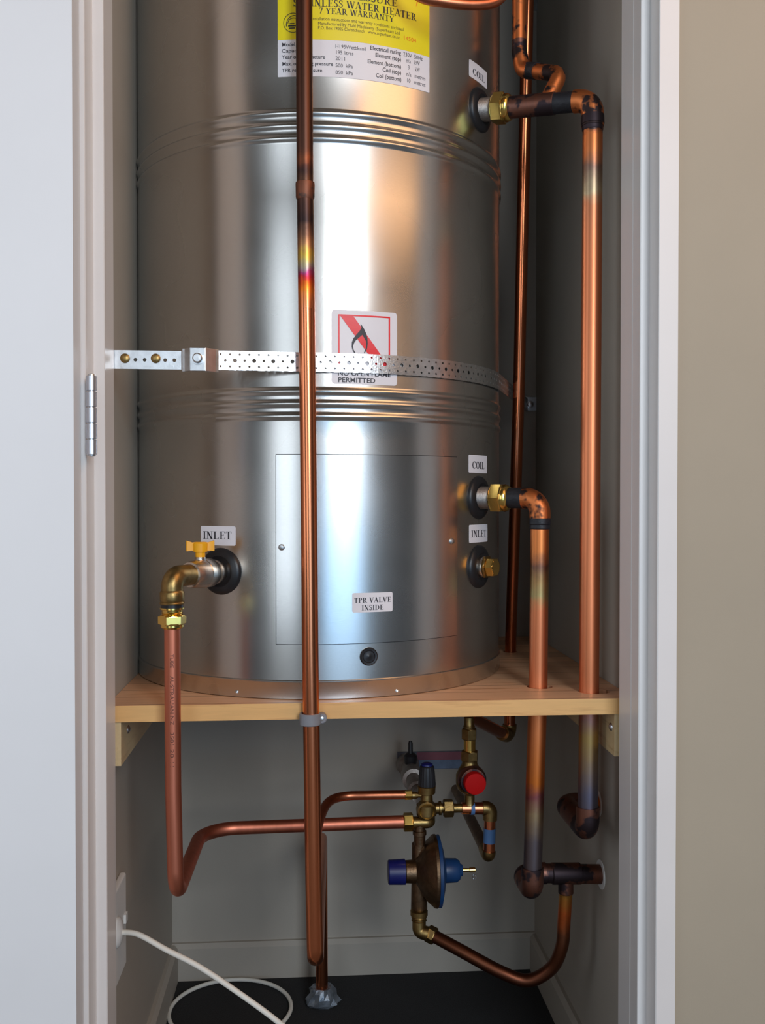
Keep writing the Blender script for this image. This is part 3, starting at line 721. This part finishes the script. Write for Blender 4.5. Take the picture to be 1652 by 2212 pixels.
# plastic saddle clip holding it to the shelf edge
cl = thing('pipe_clip', 'grey plastic pipe clip fixing the front copper pipe to the shelf edge', 'clip', (P(677, 1550, YF).x, 1.25, P(677, 1566, YF).z))
cxx = P(669.5, 1550, YF).x; z0, z1 = P(677, 1565, YF).z, P(677, 1540, YF).z
mb = MB(); R_ = []
for zz in (z0, z1): pass
arcp = []
for a in range(-100, 281, 20): pass
oo = [(math.cos(math.radians(a)), math.sin(math.radians(a))) for a in range(0, 360, 15)]
rings_ = []
for zz, ro in ((z0, rF+.0022), (z0+.0008, rF+.003), (z1-.0008, rF+.003), (z1, rF+.0022)):
    rings_.append([Vector((cxx+ro*c, YF+ro*s*.98-.0004, zz)) for c, s in oo])
for zz, ro in ((z1, rF+.0004), (z0, rF+.0004)):
    rings_.append([Vector((cxx+ro*c, YF+ro*s, zz)) for c, s in oo])
mb.rings(rings_, closed=True); mb.build('loop', M['greypl'], cl)
mb = MB(); ex = P(706, 1553, 1.236).x; ez = P(697, 1553, 1.236).z
mb.lathe([(0, .0065), (.010, .0065), (.011, .0055)], (ex-.0065, 1.2475, ez), (0, -1, 0), 24)
mb.box((cxx, 1.2375, ez-.0062), (ex-.0065, 1.2475, ez+.0062)); mb.build('lug', M['greypl'], cl)
MB().lathe([(0, .003), (.001, .0028), (.0016, .001)], (ex-.0065, 1.2366, ez), (0, -1, 0), 16).build('screw', M['zinc'], cl)

# inlet pipe with elbow, collar, nut
o_, r_ = port('i'); YI = 1.2105
Ls = (o_.y-YI)/(-r_.y); E = o_+r_*Ls; E.z = P(374, 1246, YI).z
bv_ = thing('ball_valve', 'nickel ball valve with a yellow tee handle on the left inlet of the water heater', 'valve', (o_.x, o_.y, o_.z-.018))
ax = (E-o_).normalized()
mb = MB(); mb.lathe([(.002, .0135), (.012, .0135), (.013, .0165), (.017, .0170), (.020, .0165), (.0205, .0150), (.024, .0150), (.0245, .0175), (.027, .0188), (.044, .0190), (.045, .0183), (.046, .0190), (.058, .0182), (.066, .0172), (.070, .0160), (.071, .0115), (.072, .0115)], o_, ax, 32)
for k in range(8): pass
mb.build('body', M['nickel'], bv_)
sc = o_+ax*.047
MB().lathe([(.012, .0078), (.0215, .0072), (.022, .005), (.028, .005)], sc, (0, 0, 1), 20).build('stem', M['nickel'], bv_)
mb = MB(); wid = .0168; ux = Vector((ax.y, -ax.x, 0)).normalized(); ux = Vector((1, .15, 0)).normalized(); uy = Vector((-ux.y, ux.x, 0))
hz = sc.z+.0265
mb.lathe([(0, .0062), (.007, .0066), (.0072, .0095), (.0175, .0100), (.0195, .0082)], (sc.x, sc.y, hz-.005), (0, 0, 1), 24)
for sgn in (-1, 1):
    R_ = []
    for t, h0, h1, wy in ((.004, .003, .0148, .0042), (.010, .0035, .0140, .0034), (.0142, .0032, .0155, .0036), (.0172, .0028, .0165, .0040), (.0180, .0032, .0160, .0030)):
        c = Vector((sc.x, sc.y, hz))+ux*sgn*t
        R_.append([c+uy*wy+Vector((0, 0, h0)), c-uy*wy+Vector((0, 0, h0)), c-uy*wy+Vector((0, 0, h1)), c+uy*wy+Vector((0, 0, h1))])
    mb.rings(R_)
mb.build('tee_handle', M['yellowpl'], bv_)
ip = thing('inlet_pipe', 'reddish copper pipe bending under the shelf from the yellow-handled valve', 'pipe', (E.x, YI, P(380, 1945, YI).z))
elb = fillet([o_+ax*.0705, E, Vector((E.x, E.y, P(374, 1276, YI).z))], .013, 10)
MB().tube(elb, .0135, 28).build('elbow', M['brassd'], ip)
zq = lambda y: P(374, y, YI).z
zb0 = zq(1305)
MB().lathe([(0, .0150), (.0015, .0155), (.0028, .0150), (.0034, .0143), (.0050, .0150), (zq(1280)-zb0, .0153), (zq(1276)-zb0, .0140), (zq(1273)-zb0, .0125)], (E.x, YI, zb0), (0, 0, 1), 32).build('collar', M['brassd'], ip)
MB().lathe([(0, .0138), (.0045, .0138)], (E.x, YI, zb0-.0040), (0, 0, 1), 28).build('sealing_ring', M['rubber'], ip)
mb = MB(); z_ = zq(1329); h_ = zb0-.004-z_
mb.lathe([(0, .0125), (.001, .0135), (.002, .0125), (.0035, .0135), (.0045, .0128), (h_-.003, .0130), (h_-.002, .0150), (h_, .0150)], (E.x, YI, z_), (0, 0, 1), 32).build('threaded_nipple', M['brass'], ip)
MB().nut((E.x, YI, zq(1349)), (0, 0, 1), zq(1328)-zq(1349), .0150).build('nut', M['brass'], ip)
MB().lathe([(0, .0125), (.002, .0145), (.0055, .0145)], (E.x, YI, zq(1357)), (0, 0, 1), 28).build('nut_skirt', M['brass'], ip)
ZI = P(380, 1936, YI).z; YM = 1.48
endx = P(880, 1775, YM)
zM = endx.z
pts = fillet([(E.x, YI, zq(1350)), (P(374, 1700, YI).x, YI, P(374, 1700, YI).z), (P(380, 1930, YI).x, YI, ZI), (P(380, 1930, YI).x+.002, YM, zM-.004), (endx.x-.02, YM, zM), (endx.x, YM, zM)], [.5, .034, .055, .3], 12)
MB().tube(pts, .0099, 28).build('tube', M['copred'], ip)
# stamped lettering down the tube
mb = MB()
def pipetext(txt, ytop, ybot, hgt, cx_, mb):
    g, w_ = sans(txt); za, zb4 = P(374, ytop, YI).z, P(374, ybot, YI).z
    for q in g:
        vv = []
        for a, b in q:
            ph = (b-.5)*hgt/.0099+.0
            vv.append((cx_+.01005*math.sin(ph), YI-.01005*math.cos(ph), za+(zb4-za)*a/w_))
        mb.add(vv, [tuple(range(len(q)))])
pxc = P(374, 1550, YI).x
for t, a, b in (('TUBE', 1410, 1440), ('AUSTRALIAN NZ', 1457, 1562), ('3501', 1578, 1605), ('20', 1614, 1632), ('11', 1642, 1652)):
    pipetext(t, a, b, .0045, pxc, mb)
M['stamp'] = simple('dark stamped ink', (0.14, 0.05, 0.035), .5, .3)
mb.build('stamped_lettering', M['stamp'], ip, smooth=False)

# lower coil pipe
def coil(kx, name, lab, E_, rp, matdown, zend, xend, matfit, collar, arm_mat):
    o_, r_ = port(kx); ax = (E_-o_).normalized()
    t = thing(name, lab, 'pipe', (E_.x, E_.y, zend))
    mb = MB(); pr = [(.001, .0158)]
    k = 0.0
    while k < .020: pr += [(.002+k, .0158), (.0026+k, .0164)]; k += .0014
    mb.lathe(pr+[(.024, .0155)], o_, ax, 32).build('threaded_nipple', M['galv'], t)
    MB().nut(o_+ax*.0210, ax, .0185, .0192).build('union_nut', M['brass'], t)
    MB().lathe([(0, .0195), (.002, .0197), (.007, .0175), (.0085, .0155)], o_+ax*.0390, ax, 32).build('nut_shoulder', M['brass'], t)
    return t, o_, ax
El = Vector((P(1166, 1078, 1.332).x, 1.332, PORTS['l'][1]-.001))
t, o_, ax = coil('l', 'coil_return_pipe', 'copper pipe dropping from the lower coil port through the shelf', El, .0131, None, .30, None, None, None, None)
MB().tube([o_+ax*.046, o_+ax*.047, o_+ax*.0685, o_+ax*.0695], [.0135, .0146, .0146, .0132], 28).build('solder_collar', M['tape'], t)
pts = fillet([o_+ax*.068, El, El+Vector((0, 0, -.030))], .021, 12)
MB().tube(pts, .0148, 28).build('elbow', M['copburn'], t)
mb = MB(); zt1 = P(1167, 1118, 1.332).z; zt0 = P(1167, 1143, 1.332).z
mb.lathe([(0, .0136), (.001, .0146), (.006, .0142), (.0075, .0152), (zt1-zt0-.001, .0150), (zt1-zt0, .0140)], (El.x, El.y, zt0), (0, 0, 1), 28).build('solder_band', M['tape'], t)
Zl = P(1148, 1925, 1.334).z; Yl2 = 1.397
pts = fillet([El+Vector((0, 0, -.028)), (PL[0], PL[1], ZS), (P(1150, 1880, 1.334).x, 1.334, Zl+.03)], .5, 4)
MB().tube(pts, .0131, 28).build('down_tube', M['copcoill'], t)
xb = P(1150, 1880, 1.334).x
pts = fillet([(xb, 1.334, Zl+.034), (xb, 1.334, Zl), (xb-.001, Yl2, Zl), (xb+.034, Yl2, Zl)], [.017, .017], 8)
MB().tube(pts, .0156, 28).build('elbow', M['copburn2'], t)
MB().tube([(xb+.03, Yl2, Zl), (XR-.0005, Yl2, Zl-.004)], .0140, 28).build('wall_stub', M['copburn2'], t)
xt = P(1222, 1900, Yl2).x
MB().tube([(xt-.022, Yl2, Zl-.001), (xt-.021, Yl2, Zl-.001), (xt+.021, Yl2, Zl-.002), (xt+.022, Yl2, Zl-.002)], [.0142, .0155, .0155, .0142], 28).build('tee', M['copburn2'], t)
MB().tube([(xt, Yl2, Zl-.004), (xt, Yl2, Zl-.030), (xt, Yl2, Zl-.031)], [.0112, .0112, .0100], 24).build('tee_branch', M['copburn2'], t)
MB().lathe([(0, .0215), (.0012, .021)], (XR-.0001, Yl2, Zl-.004), (-1, 0, 0), 24).build('wall_sealant', M['outlet'], t)

# upper coil pipe
YU = 1.295
Eu = Vector((P(1280, 213, YU).x, YU, P(1280, 216, YU).z))
t, o_, ax = coil('u', 'coil_flow_pipe', 'tall copper pipe from the upper coil port down the right side', Eu, .0136, None, .42, None, None, None, None)
Lu = (Eu-o_).length
MB().tube([o_+ax*.046, o_+ax*.047, o_+ax*.112, o_+ax*.113], [.0140, .0152, .0152, .014], 28).build('tee', M['copburn2'], t)
MB().tube([o_+ax*.110, o_+ax*(Lu-.022)], .0141, 28).build('solder_collar', M['tape'], t)
MB().tube(fillet([o_+ax*(Lu-.026), Eu, Eu+Vector((0, 0, -.036))], .022, 12), .0152, 28).build('elbow', M['copburn'], t)
zt1 = P(1280, 250, YU).z; zt0 = P(1280, 283, YU).z
MB().lathe([(0, .0138), (.001, .0144), (.008, .0146), (.009, .0158), (.014, .0158), (zt1-zt0, .0154)], (Eu.x, Eu.y, zt0), (0, 0, 1), 28).build('solder_band', M['copburn2'], t)
Zu = P(1268, 1795, YU).z; xb = P(1269, 1780, YU).x; Yu2 = 1.412
MB().tube(fillet([Eu+Vector((0, 0, -.034)), (PU[0], PU[1], ZS), (xb, YU, Zu+.03)], .5, 4), .0136, 28).build('down_tube', M['copcoilu'], t)
MB().tube(fillet([(xb, YU, Zu+.034), (xb, YU, Zu), (xb-.001, Yu2, Zu), (xb+.034, Yu2, Zu)], [.018, .018], 8), .0160, 28).build('elbow', M['copburn2'], t)
MB().tube([(xb+.03, Yu2, Zu), (XR-.0005, Yu2, Zu)], .0140, 28).build('wall_stub', M['copburn'], t)
MB().lathe([(0, .0195), (.0012, .019)], (XR-.0001, Yu2, Zu), (-1, 0, 0), 24).build('wall_sealant', M['outlet'], t)
# branch off the upper tee
bs = o_+ax*.100
b1 = P(1211, 160, 1.335); b2 = P(1128, 152, 1.40); b3 = P(1121, 100, 1.405)
vt = thing('vent_pipe', 'short burnt copper branch rising from the tee beside the upper coil port', 'pipe', (bs.x, bs.y, bs.z))
MB().tube(fillet([bs+Vector((0, 0, .003)), b1, P(1150, 153, 1.385)], .018, 8), .0108, 24).build('branch_tube', M['copburn'], vt)
MB().tube(fillet([P(1152, 153, 1.383), b2, P(1121, 108, 1.405)], .017, 8), .0112, 24).build('elbow', M['copburn'], vt)
MB().tube([P(1160, 153.5, 1.376), P(1140, 152.5, 1.393)], .0118, 24).build('solder_band', M['tape'], vt)
MB().tube([P(1121, 110, 1.405), P(1121, -20, 1.405)+Vector((0, 0, .3))], .0100, 24).build('riser_tube', M['copburn'], vt)
MB().tube([P(1121, 112, 1.405), P(1121, 88, 1.405)], .0106, 24).build('joint', M['copburn2'], vt)
# loop at the very top
lp = MB().tube(catmull([cyl(.10, 1.655, -.002), cyl(.10, 1.650, .012), P(840, -75, 1.245), P(900, -12, 1.245), P(960, 4, 1.245), P(1030, 10, 1.25), P(1075, 0, 1.255), P(1100, -40, 1.26), P(1104, -120, 1.27), P(1104, -300, 1.30)], 10), .0070, 20).build('relief_pipe', M['copdull'])
tag(lp, 'thin copper pipe dipping across the top of the yellow label', 'pipe')
# blanked right inlet
o_, r_ = port('r')
bk = thing('blanking_plug', 'brass hex plug closing the unused right inlet of the water heater', 'plug', (o_.x, o_.y, o_.z-.017))
MB().lathe([(.001, .0155), (.010, .0155), (.0112, .0150)], o_, r_, 32).build('socket', M['nickel'], bk)
MB().nut(o_+r_*.0105, r_, .005, .0150).build('flange', M['brassd'], bk)
MB().nut(o_+r_*.0152, r_, .0125, .0122).build('hex_head', M['brass'], bk)

# rear riser
rr = thing('riser_pipe', 'thin bright copper pipe standing behind the right side of the water heater', 'pipe', (PR_[0], PR_[1], .47))
b0 = Vector((PR_[0], PR_[1], ZS)); m1 = P(1120, 860, 1.577); tpz = P(1135, 200, 1.53); d = (tpz-m1).normalized()
ze = P(1100, 1592, PR_[1]).z; vtop = P(1014, 1548, 1.50)
MB().tube(fillet([tpz+d*.5, m1, b0, (b0.x-.001, b0.y, ze), vtop], [.5, .5, .016], 10), .0098, 28).build('tube', M['coprear'], rr)
MB().tube(fillet([(b0.x-.001, b0.y, ze+.022), (b0.x-.001, b0.y, ze), Vector((b0.x-.001, b0.y, ze)).lerp(vtop, .2)], .014, 8), .0122, 24).build('elbow', M['brassd'], rr)

# drop pipe from the tee to the pressure valve
bz = Zl-.03
dp = MB().tube(catmull([(xt, Yl2, bz), P(1218, 1990, 1.40), P(1213, 2045, 1.40), P(1190, 2092, 1.41), P(1140, 2118, 1.42), P(1082, 2100, 1.43), P(1000, 2056, 1.455), P(937, 2022, YM)], 10), .0097, 24).build('supply_pipe', M['copdrop'])
tag(dp, 'discoloured copper pipe curving down from the tee to the brass valves near the floor', 'pipe')

# ------------------------------------------------------------------ valve group under the shelf
S = YM/F
def Q(px, py, dY=0.0): return P(px, py, YM+dY)
vm = thing('valve_manifold', 'brass mixing valve group with a black and blue knob below the shelf', 'valve', Q(905, 1800))
mb = MB(); c = Q(921, 1765)
mb.lathe([(0, 17*S), (6*S, 22*S), (28*S, 22*S), (34*S, 14*S), (50*S, 13*S), (53*S, 19*S), (68*S, 20*S), (71*S, 16*S)], c, (0, 0, 1), 32)
mb.lathe([(0, 22*S), (18*S, 20*S), (20*S, 17*S), (16*S, 14*S)], Q(920, 1747), (0, -1, 0), 28)
mb.build('body', M['brassd'], vm)
mb = MB(); kc = Q(922, 1697); R_ = []
for t, r in ((0, 18), (4, 18.5), (30, 16.5), (42, 15), (44, 13)):
    R_.append([Vector((kc.x+r*S*(1+.04*(j % 2))*math.cos(2*PI*j/40), kc.y+r*S*(1+.04*(j % 2))*math.sin(2*PI*j/40), kc.z+t*S)) for j in range(40)])
mb.rings(R_).build('knob', M['blackpl'], vm)
MB().lathe([(0, 13*S), (3*S, 12.5*S), (5*S, 9*S)], Q(922, 1653), (0, 0, 1), 24).build('knob_cap', M['bluepl'], vm)
MB().tube(fillet([Q(890, 1777), Q(927, 1776), Q(927, 1765, .03)], 9*S, 8), 13*S, 24).build('inlet_elbow', M['brassd'], vm)
MB().nut(Q(871, 1776), (1, 0, 0), 21*S, 17.5*S).build('compression_nut', M['brass'], vm)
MB().nut(Q(873, 1717), (1, 0, 0), 17*S, 9.5*S).build('small_nut', M['brass'], vm)
MB().lathe([(0, 8*S), (8*S, 8*S), (14*S, 5*S), (32*S, 7*S)], Q(890, 1718), (1, 0, 0), 20).build('small_inlet', M['brassd'], vm)
mb = MB(); mb.lathe([(0, 12*S), (12*S, 12*S), (13*S, 15*S), (18*S, 15*S), (19*S, 10*S), (24*S, 10*S)], Q(935, 1746), (1, 0, 0), 24)
mb.nut(Q(957, 1746), (1, 0, 0), 22*S, 17*S); mb.lathe([(0, 10*S), (20*S, 9.5*S)], Q(978, 1746), (1, 0, 0), 24)
mb.build('outlet_union', M['brassd'], vm)
MB().lathe([(0, 12*S), (20*S, 13*S), (22*S, 15*S), (30*S, 15*S), (31*S, 12*S), (44*S, 12*S)], Q(906, 1824), (0, 0, 1), 24).build('lower_neck', M['bronze'], vm)
# isolating valve running back to the wall
iv = thing('isolating_valve', 'silvery isolating valve with a small black lever on the back wall below the shelf', 'valve', P(878, 1665, 1.80))
a = Q(906, 1720, .03); b = P(880, 1650, 1.823); dd = (b-a); Lb = dd.length
MB().lathe([(0, .012), (.04, .012), (.042, .016), (.07, .016), (.072, .012), (.14, .013), (.142, .019), (.20, .019), (.205, .013), (.28, .013), (.285, .020), (Lb-.004, .022)], a, dd, 24).build('body', M['galv'], iv)
lvp = a.lerp(b, .72)
MB().lathe([(0, .011), (.014, .012), (.018, .008)], lvp+Vector((0, -.002, .016)), (0, 0, 1), 20).build('lever_cap', M['blackpl'], iv)
MB().tube([lvp+Vector((0, -.002, .03)), lvp+Vector((0, 0, .052)), lvp+Vector((0, 0, .056))], [.0045, .0042, .003], 12).build('lever', M['blackpl'], iv)
# pressure limiting valve
pv = thing('pressure_reducing_valve', 'cast bronze pressure reducing valve with blue caps and round flange', 'valve', Q(905, 1970))
yc = 1884
def X(px): return Q(px, yc)
o0 = X(838)
MB().lathe([(0, 24*S), (2*S, 26*S), (37*S, 27*S), (38*S, 22*S)], o0, (1, 0, 0), 32).build('blue_end_cap', M['bluepl'], pv)
MB().lathe([(37*S, 22*S), (39*S, 24*S), (60*S, 25*S), (66*S, 33*S), (74*S, 48*S), (84*S, 62*S), (94*S, 71*S), (99*S, 76*S), (105*S, 77*S), (107*S, 74*S)], o0, (1, 0, 0), 48).build('diaphragm_bowl', M['bronze'], pv)
MB().lathe([(105.5*S, 70*S), (106*S, 75*S), (113*S, 76*S), (115*S, 68*S), (120*S, 50*S), (123*S, 33*S), (125*S, 26*S), (150*S, 25*S), (157*S, 20*S), (158*S, 14*S), (163*S, 12*S), (164*S, 6*S)], o0, (1, 0, 0), 48).build('blue_bonnet', M['bluepaint'], pv)
MB().lathe([(163*S, 4.5*S), (178*S, 4*S), (179*S, 5.5*S), (191*S, 5.5*S), (192*S, 4*S)], o0, (1, 0, 0), 16).build('adjusting_pin', M['brass'], pv)
sr = Q(1024, 1894); MB().tube([sr+Vector((math.cos(a)*.0028, .001*math.sin(2*a), math.sin(a)*.004)) for a in [2*PI*i/16 for i in range(16)]], .0006, 8, closed=True).build('seal_wire', M['zinc'], pv)
MB().lathe([(0, 17*S), (4*S, 18*S), (60*S, 17*S), (150*S, 16*S), (154*S, 12*S)], Q(905, 1968, .012), (0, 0, 1), 28).build('valve_body', M['bronze'], pv)
mb = MB(); mb.lathe([(0, 14*S), (3*S, 17*S), (6*S, 14*S), (9*S, 17*S), (12*S, 15*S), (14*S, 19*S), (24*S, 19*S), (26*S, 16*S)], Q(905, 1990, .006), (0, 0, 1), 28)
mb.build('outlet_nipple', M['brassd'], pv)
pd = (Q(937, 2022)-P(1000, 2056, 1.455)).normalized()
MB().tube(fillet([Q(905, 1985, .006), Q(905, 2012, .004), Q(925, 2017)], 10*S, 8), 15*S, 24).build('outlet_elbow', M['brassd'], pv)
MB().nut(Q(940, 2024), pd, 20*S, 16*S).build('outlet_nut', M['brassd'], pv)
# relief valve with red cap
rv = thing('relief_valve', 'brass relief valve with a round red cap hanging below the shelf', 'valve', Q(1014, 1738))
mb = MB(); c = Q(1014, 1738)
mb.lathe([(0, 12*S), (4*S, 11*S), (22*S, 11*S), (26*S, 16*S), (34*S, 26*S), (46*S, 30*S), (66*S, 30*S), (80*S, 23*S), (90*S, 17*S), (97*S, 17*S)], c, (0, 0, 1), 32)
mb.build('body', M['brassd'], rv)
MB().nut(Q(1014, 1643), (0, 0, 1), 22*S, 17*S).build('lower_hex', M['brassd'], rv)
MB().lathe([(0, 13*S), (26*S, 13*S)], Q(1014, 1622), (0, 0, 1), 24).build('neck', M['brass'], rv)
MB().nut(Q(1013, 1597), (0, 0, 1), 24*S, 15*S).build('upper_hex', M['brassd'], rv)
MB().lathe([(0, 12*S), (6*S, 13*S), (10*S, 11*S), (26*S, 11*S)], Q(1013, 1575), (0, 0, 1), 24).build('tailpiece', M['brassd'], rv)
MB().lathe([(0, 31*S), (14*S, 31*S), (18*S, 28*S), (24*S, 27*S)], Q(1017, 1681, -.004), (.05, -1, 0), 36).build('cap_ring', M['copburn2'], rv)
MB().lathe([(20*S, 23*S), (38*S, 24*S), (42*S, 22.5*S), (43*S, 20*S)], Q(1018, 1682, -.004), (.05, -1, 0), 36).build('red_cap', M['red'], rv)
# drain elbow pipe with blue bands
dpn = thing('drain_pipe', 'short copper pipe with blue bands and brass elbows below the red-capped valve', 'pipe', Q(1057, 1860))
MB().tube([Q(997, 1746), Q(1046, 1746)], 13*S, 24).build('horizontal_tube', M['cop'], dpn)
MB().tube([Q(1016, 1746), Q(1024, 1746)], 13.8*S, 24).build('blue_band', M['blueband'], dpn)
MB().tube(fillet([Q(1042, 1746), Q(1059, 1746), Q(1058, 1771)], 10*S, 8), 15.5*S, 24).build('elbow', M['brassd'], dpn)
MB().tube([Q(1058, 1768), Q(1056, 1842)], 12.5*S, 24).build('vertical_tube', M['cop'], dpn)
MB().tube([Q(1057.5, 1789), Q(1056.5, 1820)], 13.2*S, 24).build('blue_band', M['blueband'], dpn)
eb = Q(1055, 1849)
MB().tube(fillet([Q(1056, 1838), eb, eb+Vector((0, .03, 0))], 10*S, 8), 15*S, 24).build('elbow', M['brassd'], dpn)
MB().tube([eb+Vector((0, .025, 0)), Vector((eb.x, YB-.0005, eb.z))], 13*S, 24).build('wall_tube', M['bronze'], dpn)  # dark bronze colour carries the shade on this tube
# small pipe from manifold joining overflow pipe
a0 = Q(876, 1717)
sp = MB().tube(catmull([a0, Q(800, 1718), Q(745, 1720), Q(712, 1731, -.02), P(694, 1760, 1.415), P(682, 1810, 1.335), (P(677, 1850, YF).x, YF+rF+.0005, P(677, 1868, YF).z)], 10), .0070, 20).build('expansion_pipe', M['copdull'])
tag(sp, 'slim copper pipe curving from the small brass nut to behind the front pipe', 'pipe')
# marker plate on the back wall
q0 = P(858, 1663, 1.822); q1 = P(1000, 1622, 1.822)
mp = thing('marker_plate', 'flat plate with faded red and blue stripes on the back wall below the shelf', 'plate', ((q0.x+q1.x)/2, 1.8245, q0.z))
MB().box((q0.x, 1.8222, q0.z), (q1.x, 1.8248, q1.z)).build('backing', M['greyplate'], mp, smooth=False)
qm = P(858, 1643, 1.822).z; xl_ = P(900, 1650, 1.822).x
MB().box((xl_, 1.8214, qm), (q1.x-.001, 1.8222, q1.z-.001)).build('red_stripe', M['redband'], mp, smooth=False)
MB().box((xl_, 1.8214, q0.z+.001), (q1.x-.001, 1.8222, qm)).build('blue_stripe', M['blueprint'], mp, smooth=False)

# ------------------------------------------------------------------ outlet and cable
ob = thing('power_outlet', 'white power outlet low on the left closet wall, mostly behind the door frame', 'outlet', (XL, 1.29, .30))
mb = MB().box((XL+.0003, 1.25, .266), (XL+.009, 1.336, .392)); oo = mb.build('cover_plate', M['outlet'], ob, smooth=False)
bv = oo.modifiers.new('round', 'BEVEL'); bv.width = .003; bv.segments = 3
MB().box((XL+.009, 1.318, .328), (XL+.012, 1.330, .340)).build('switch', M['outlet'], ob, smooth=False)
mb = MB(); mb.lathe([(0, .019), (.003, .019), (.006, .015), (.008, .006)], (XL+.009, 1.270, .338), (1, 0, 0), 20)
plug = mb.build('power_plug', M['outlet']) 

tag(plug, 'white power plug pushed into the outlet on the left closet wall', 'plug')
ccx, ccy, cr = P(498, 2200, 1.70).x, 1.700, .106
pts = [(XL+.0165, 1.270, .338), P(300, 2019, 1.262), P(360, 2052, 1.25), P(430, 2088, 1.24), P(520, 2148, 1.23), P(600, 2207, 1.22), P(680, 2275, 1.24), P(740, 2330, 1.33)]
z_ = .0045
pts += [(-.02, 1.38, .035), (-.10, 1.43, z_), (-.17, 1.51, z_)]
for k in range(0, 15):
    a = math.radians(-82+k*25); pts.append((ccx+cr*math.cos(a), ccy+cr*.98*math.sin(a), z_+(.0085 if k > 12 else 0)))
pts += [(ccx+.07, 1.58, z_+.006), (ccx+.14, 1.56, z_), (ccx+.2, 1.5, z_)]
cb = MB().tube(catmull(pts, 8), .0036, 12).build('power_cable', M['cable'])
tag(cb, 'white power cable hanging from the plug and looping over the black closet floor', 'cable')
for o in bpy.data.objects:
    if 'wl' in o: del o['wl']
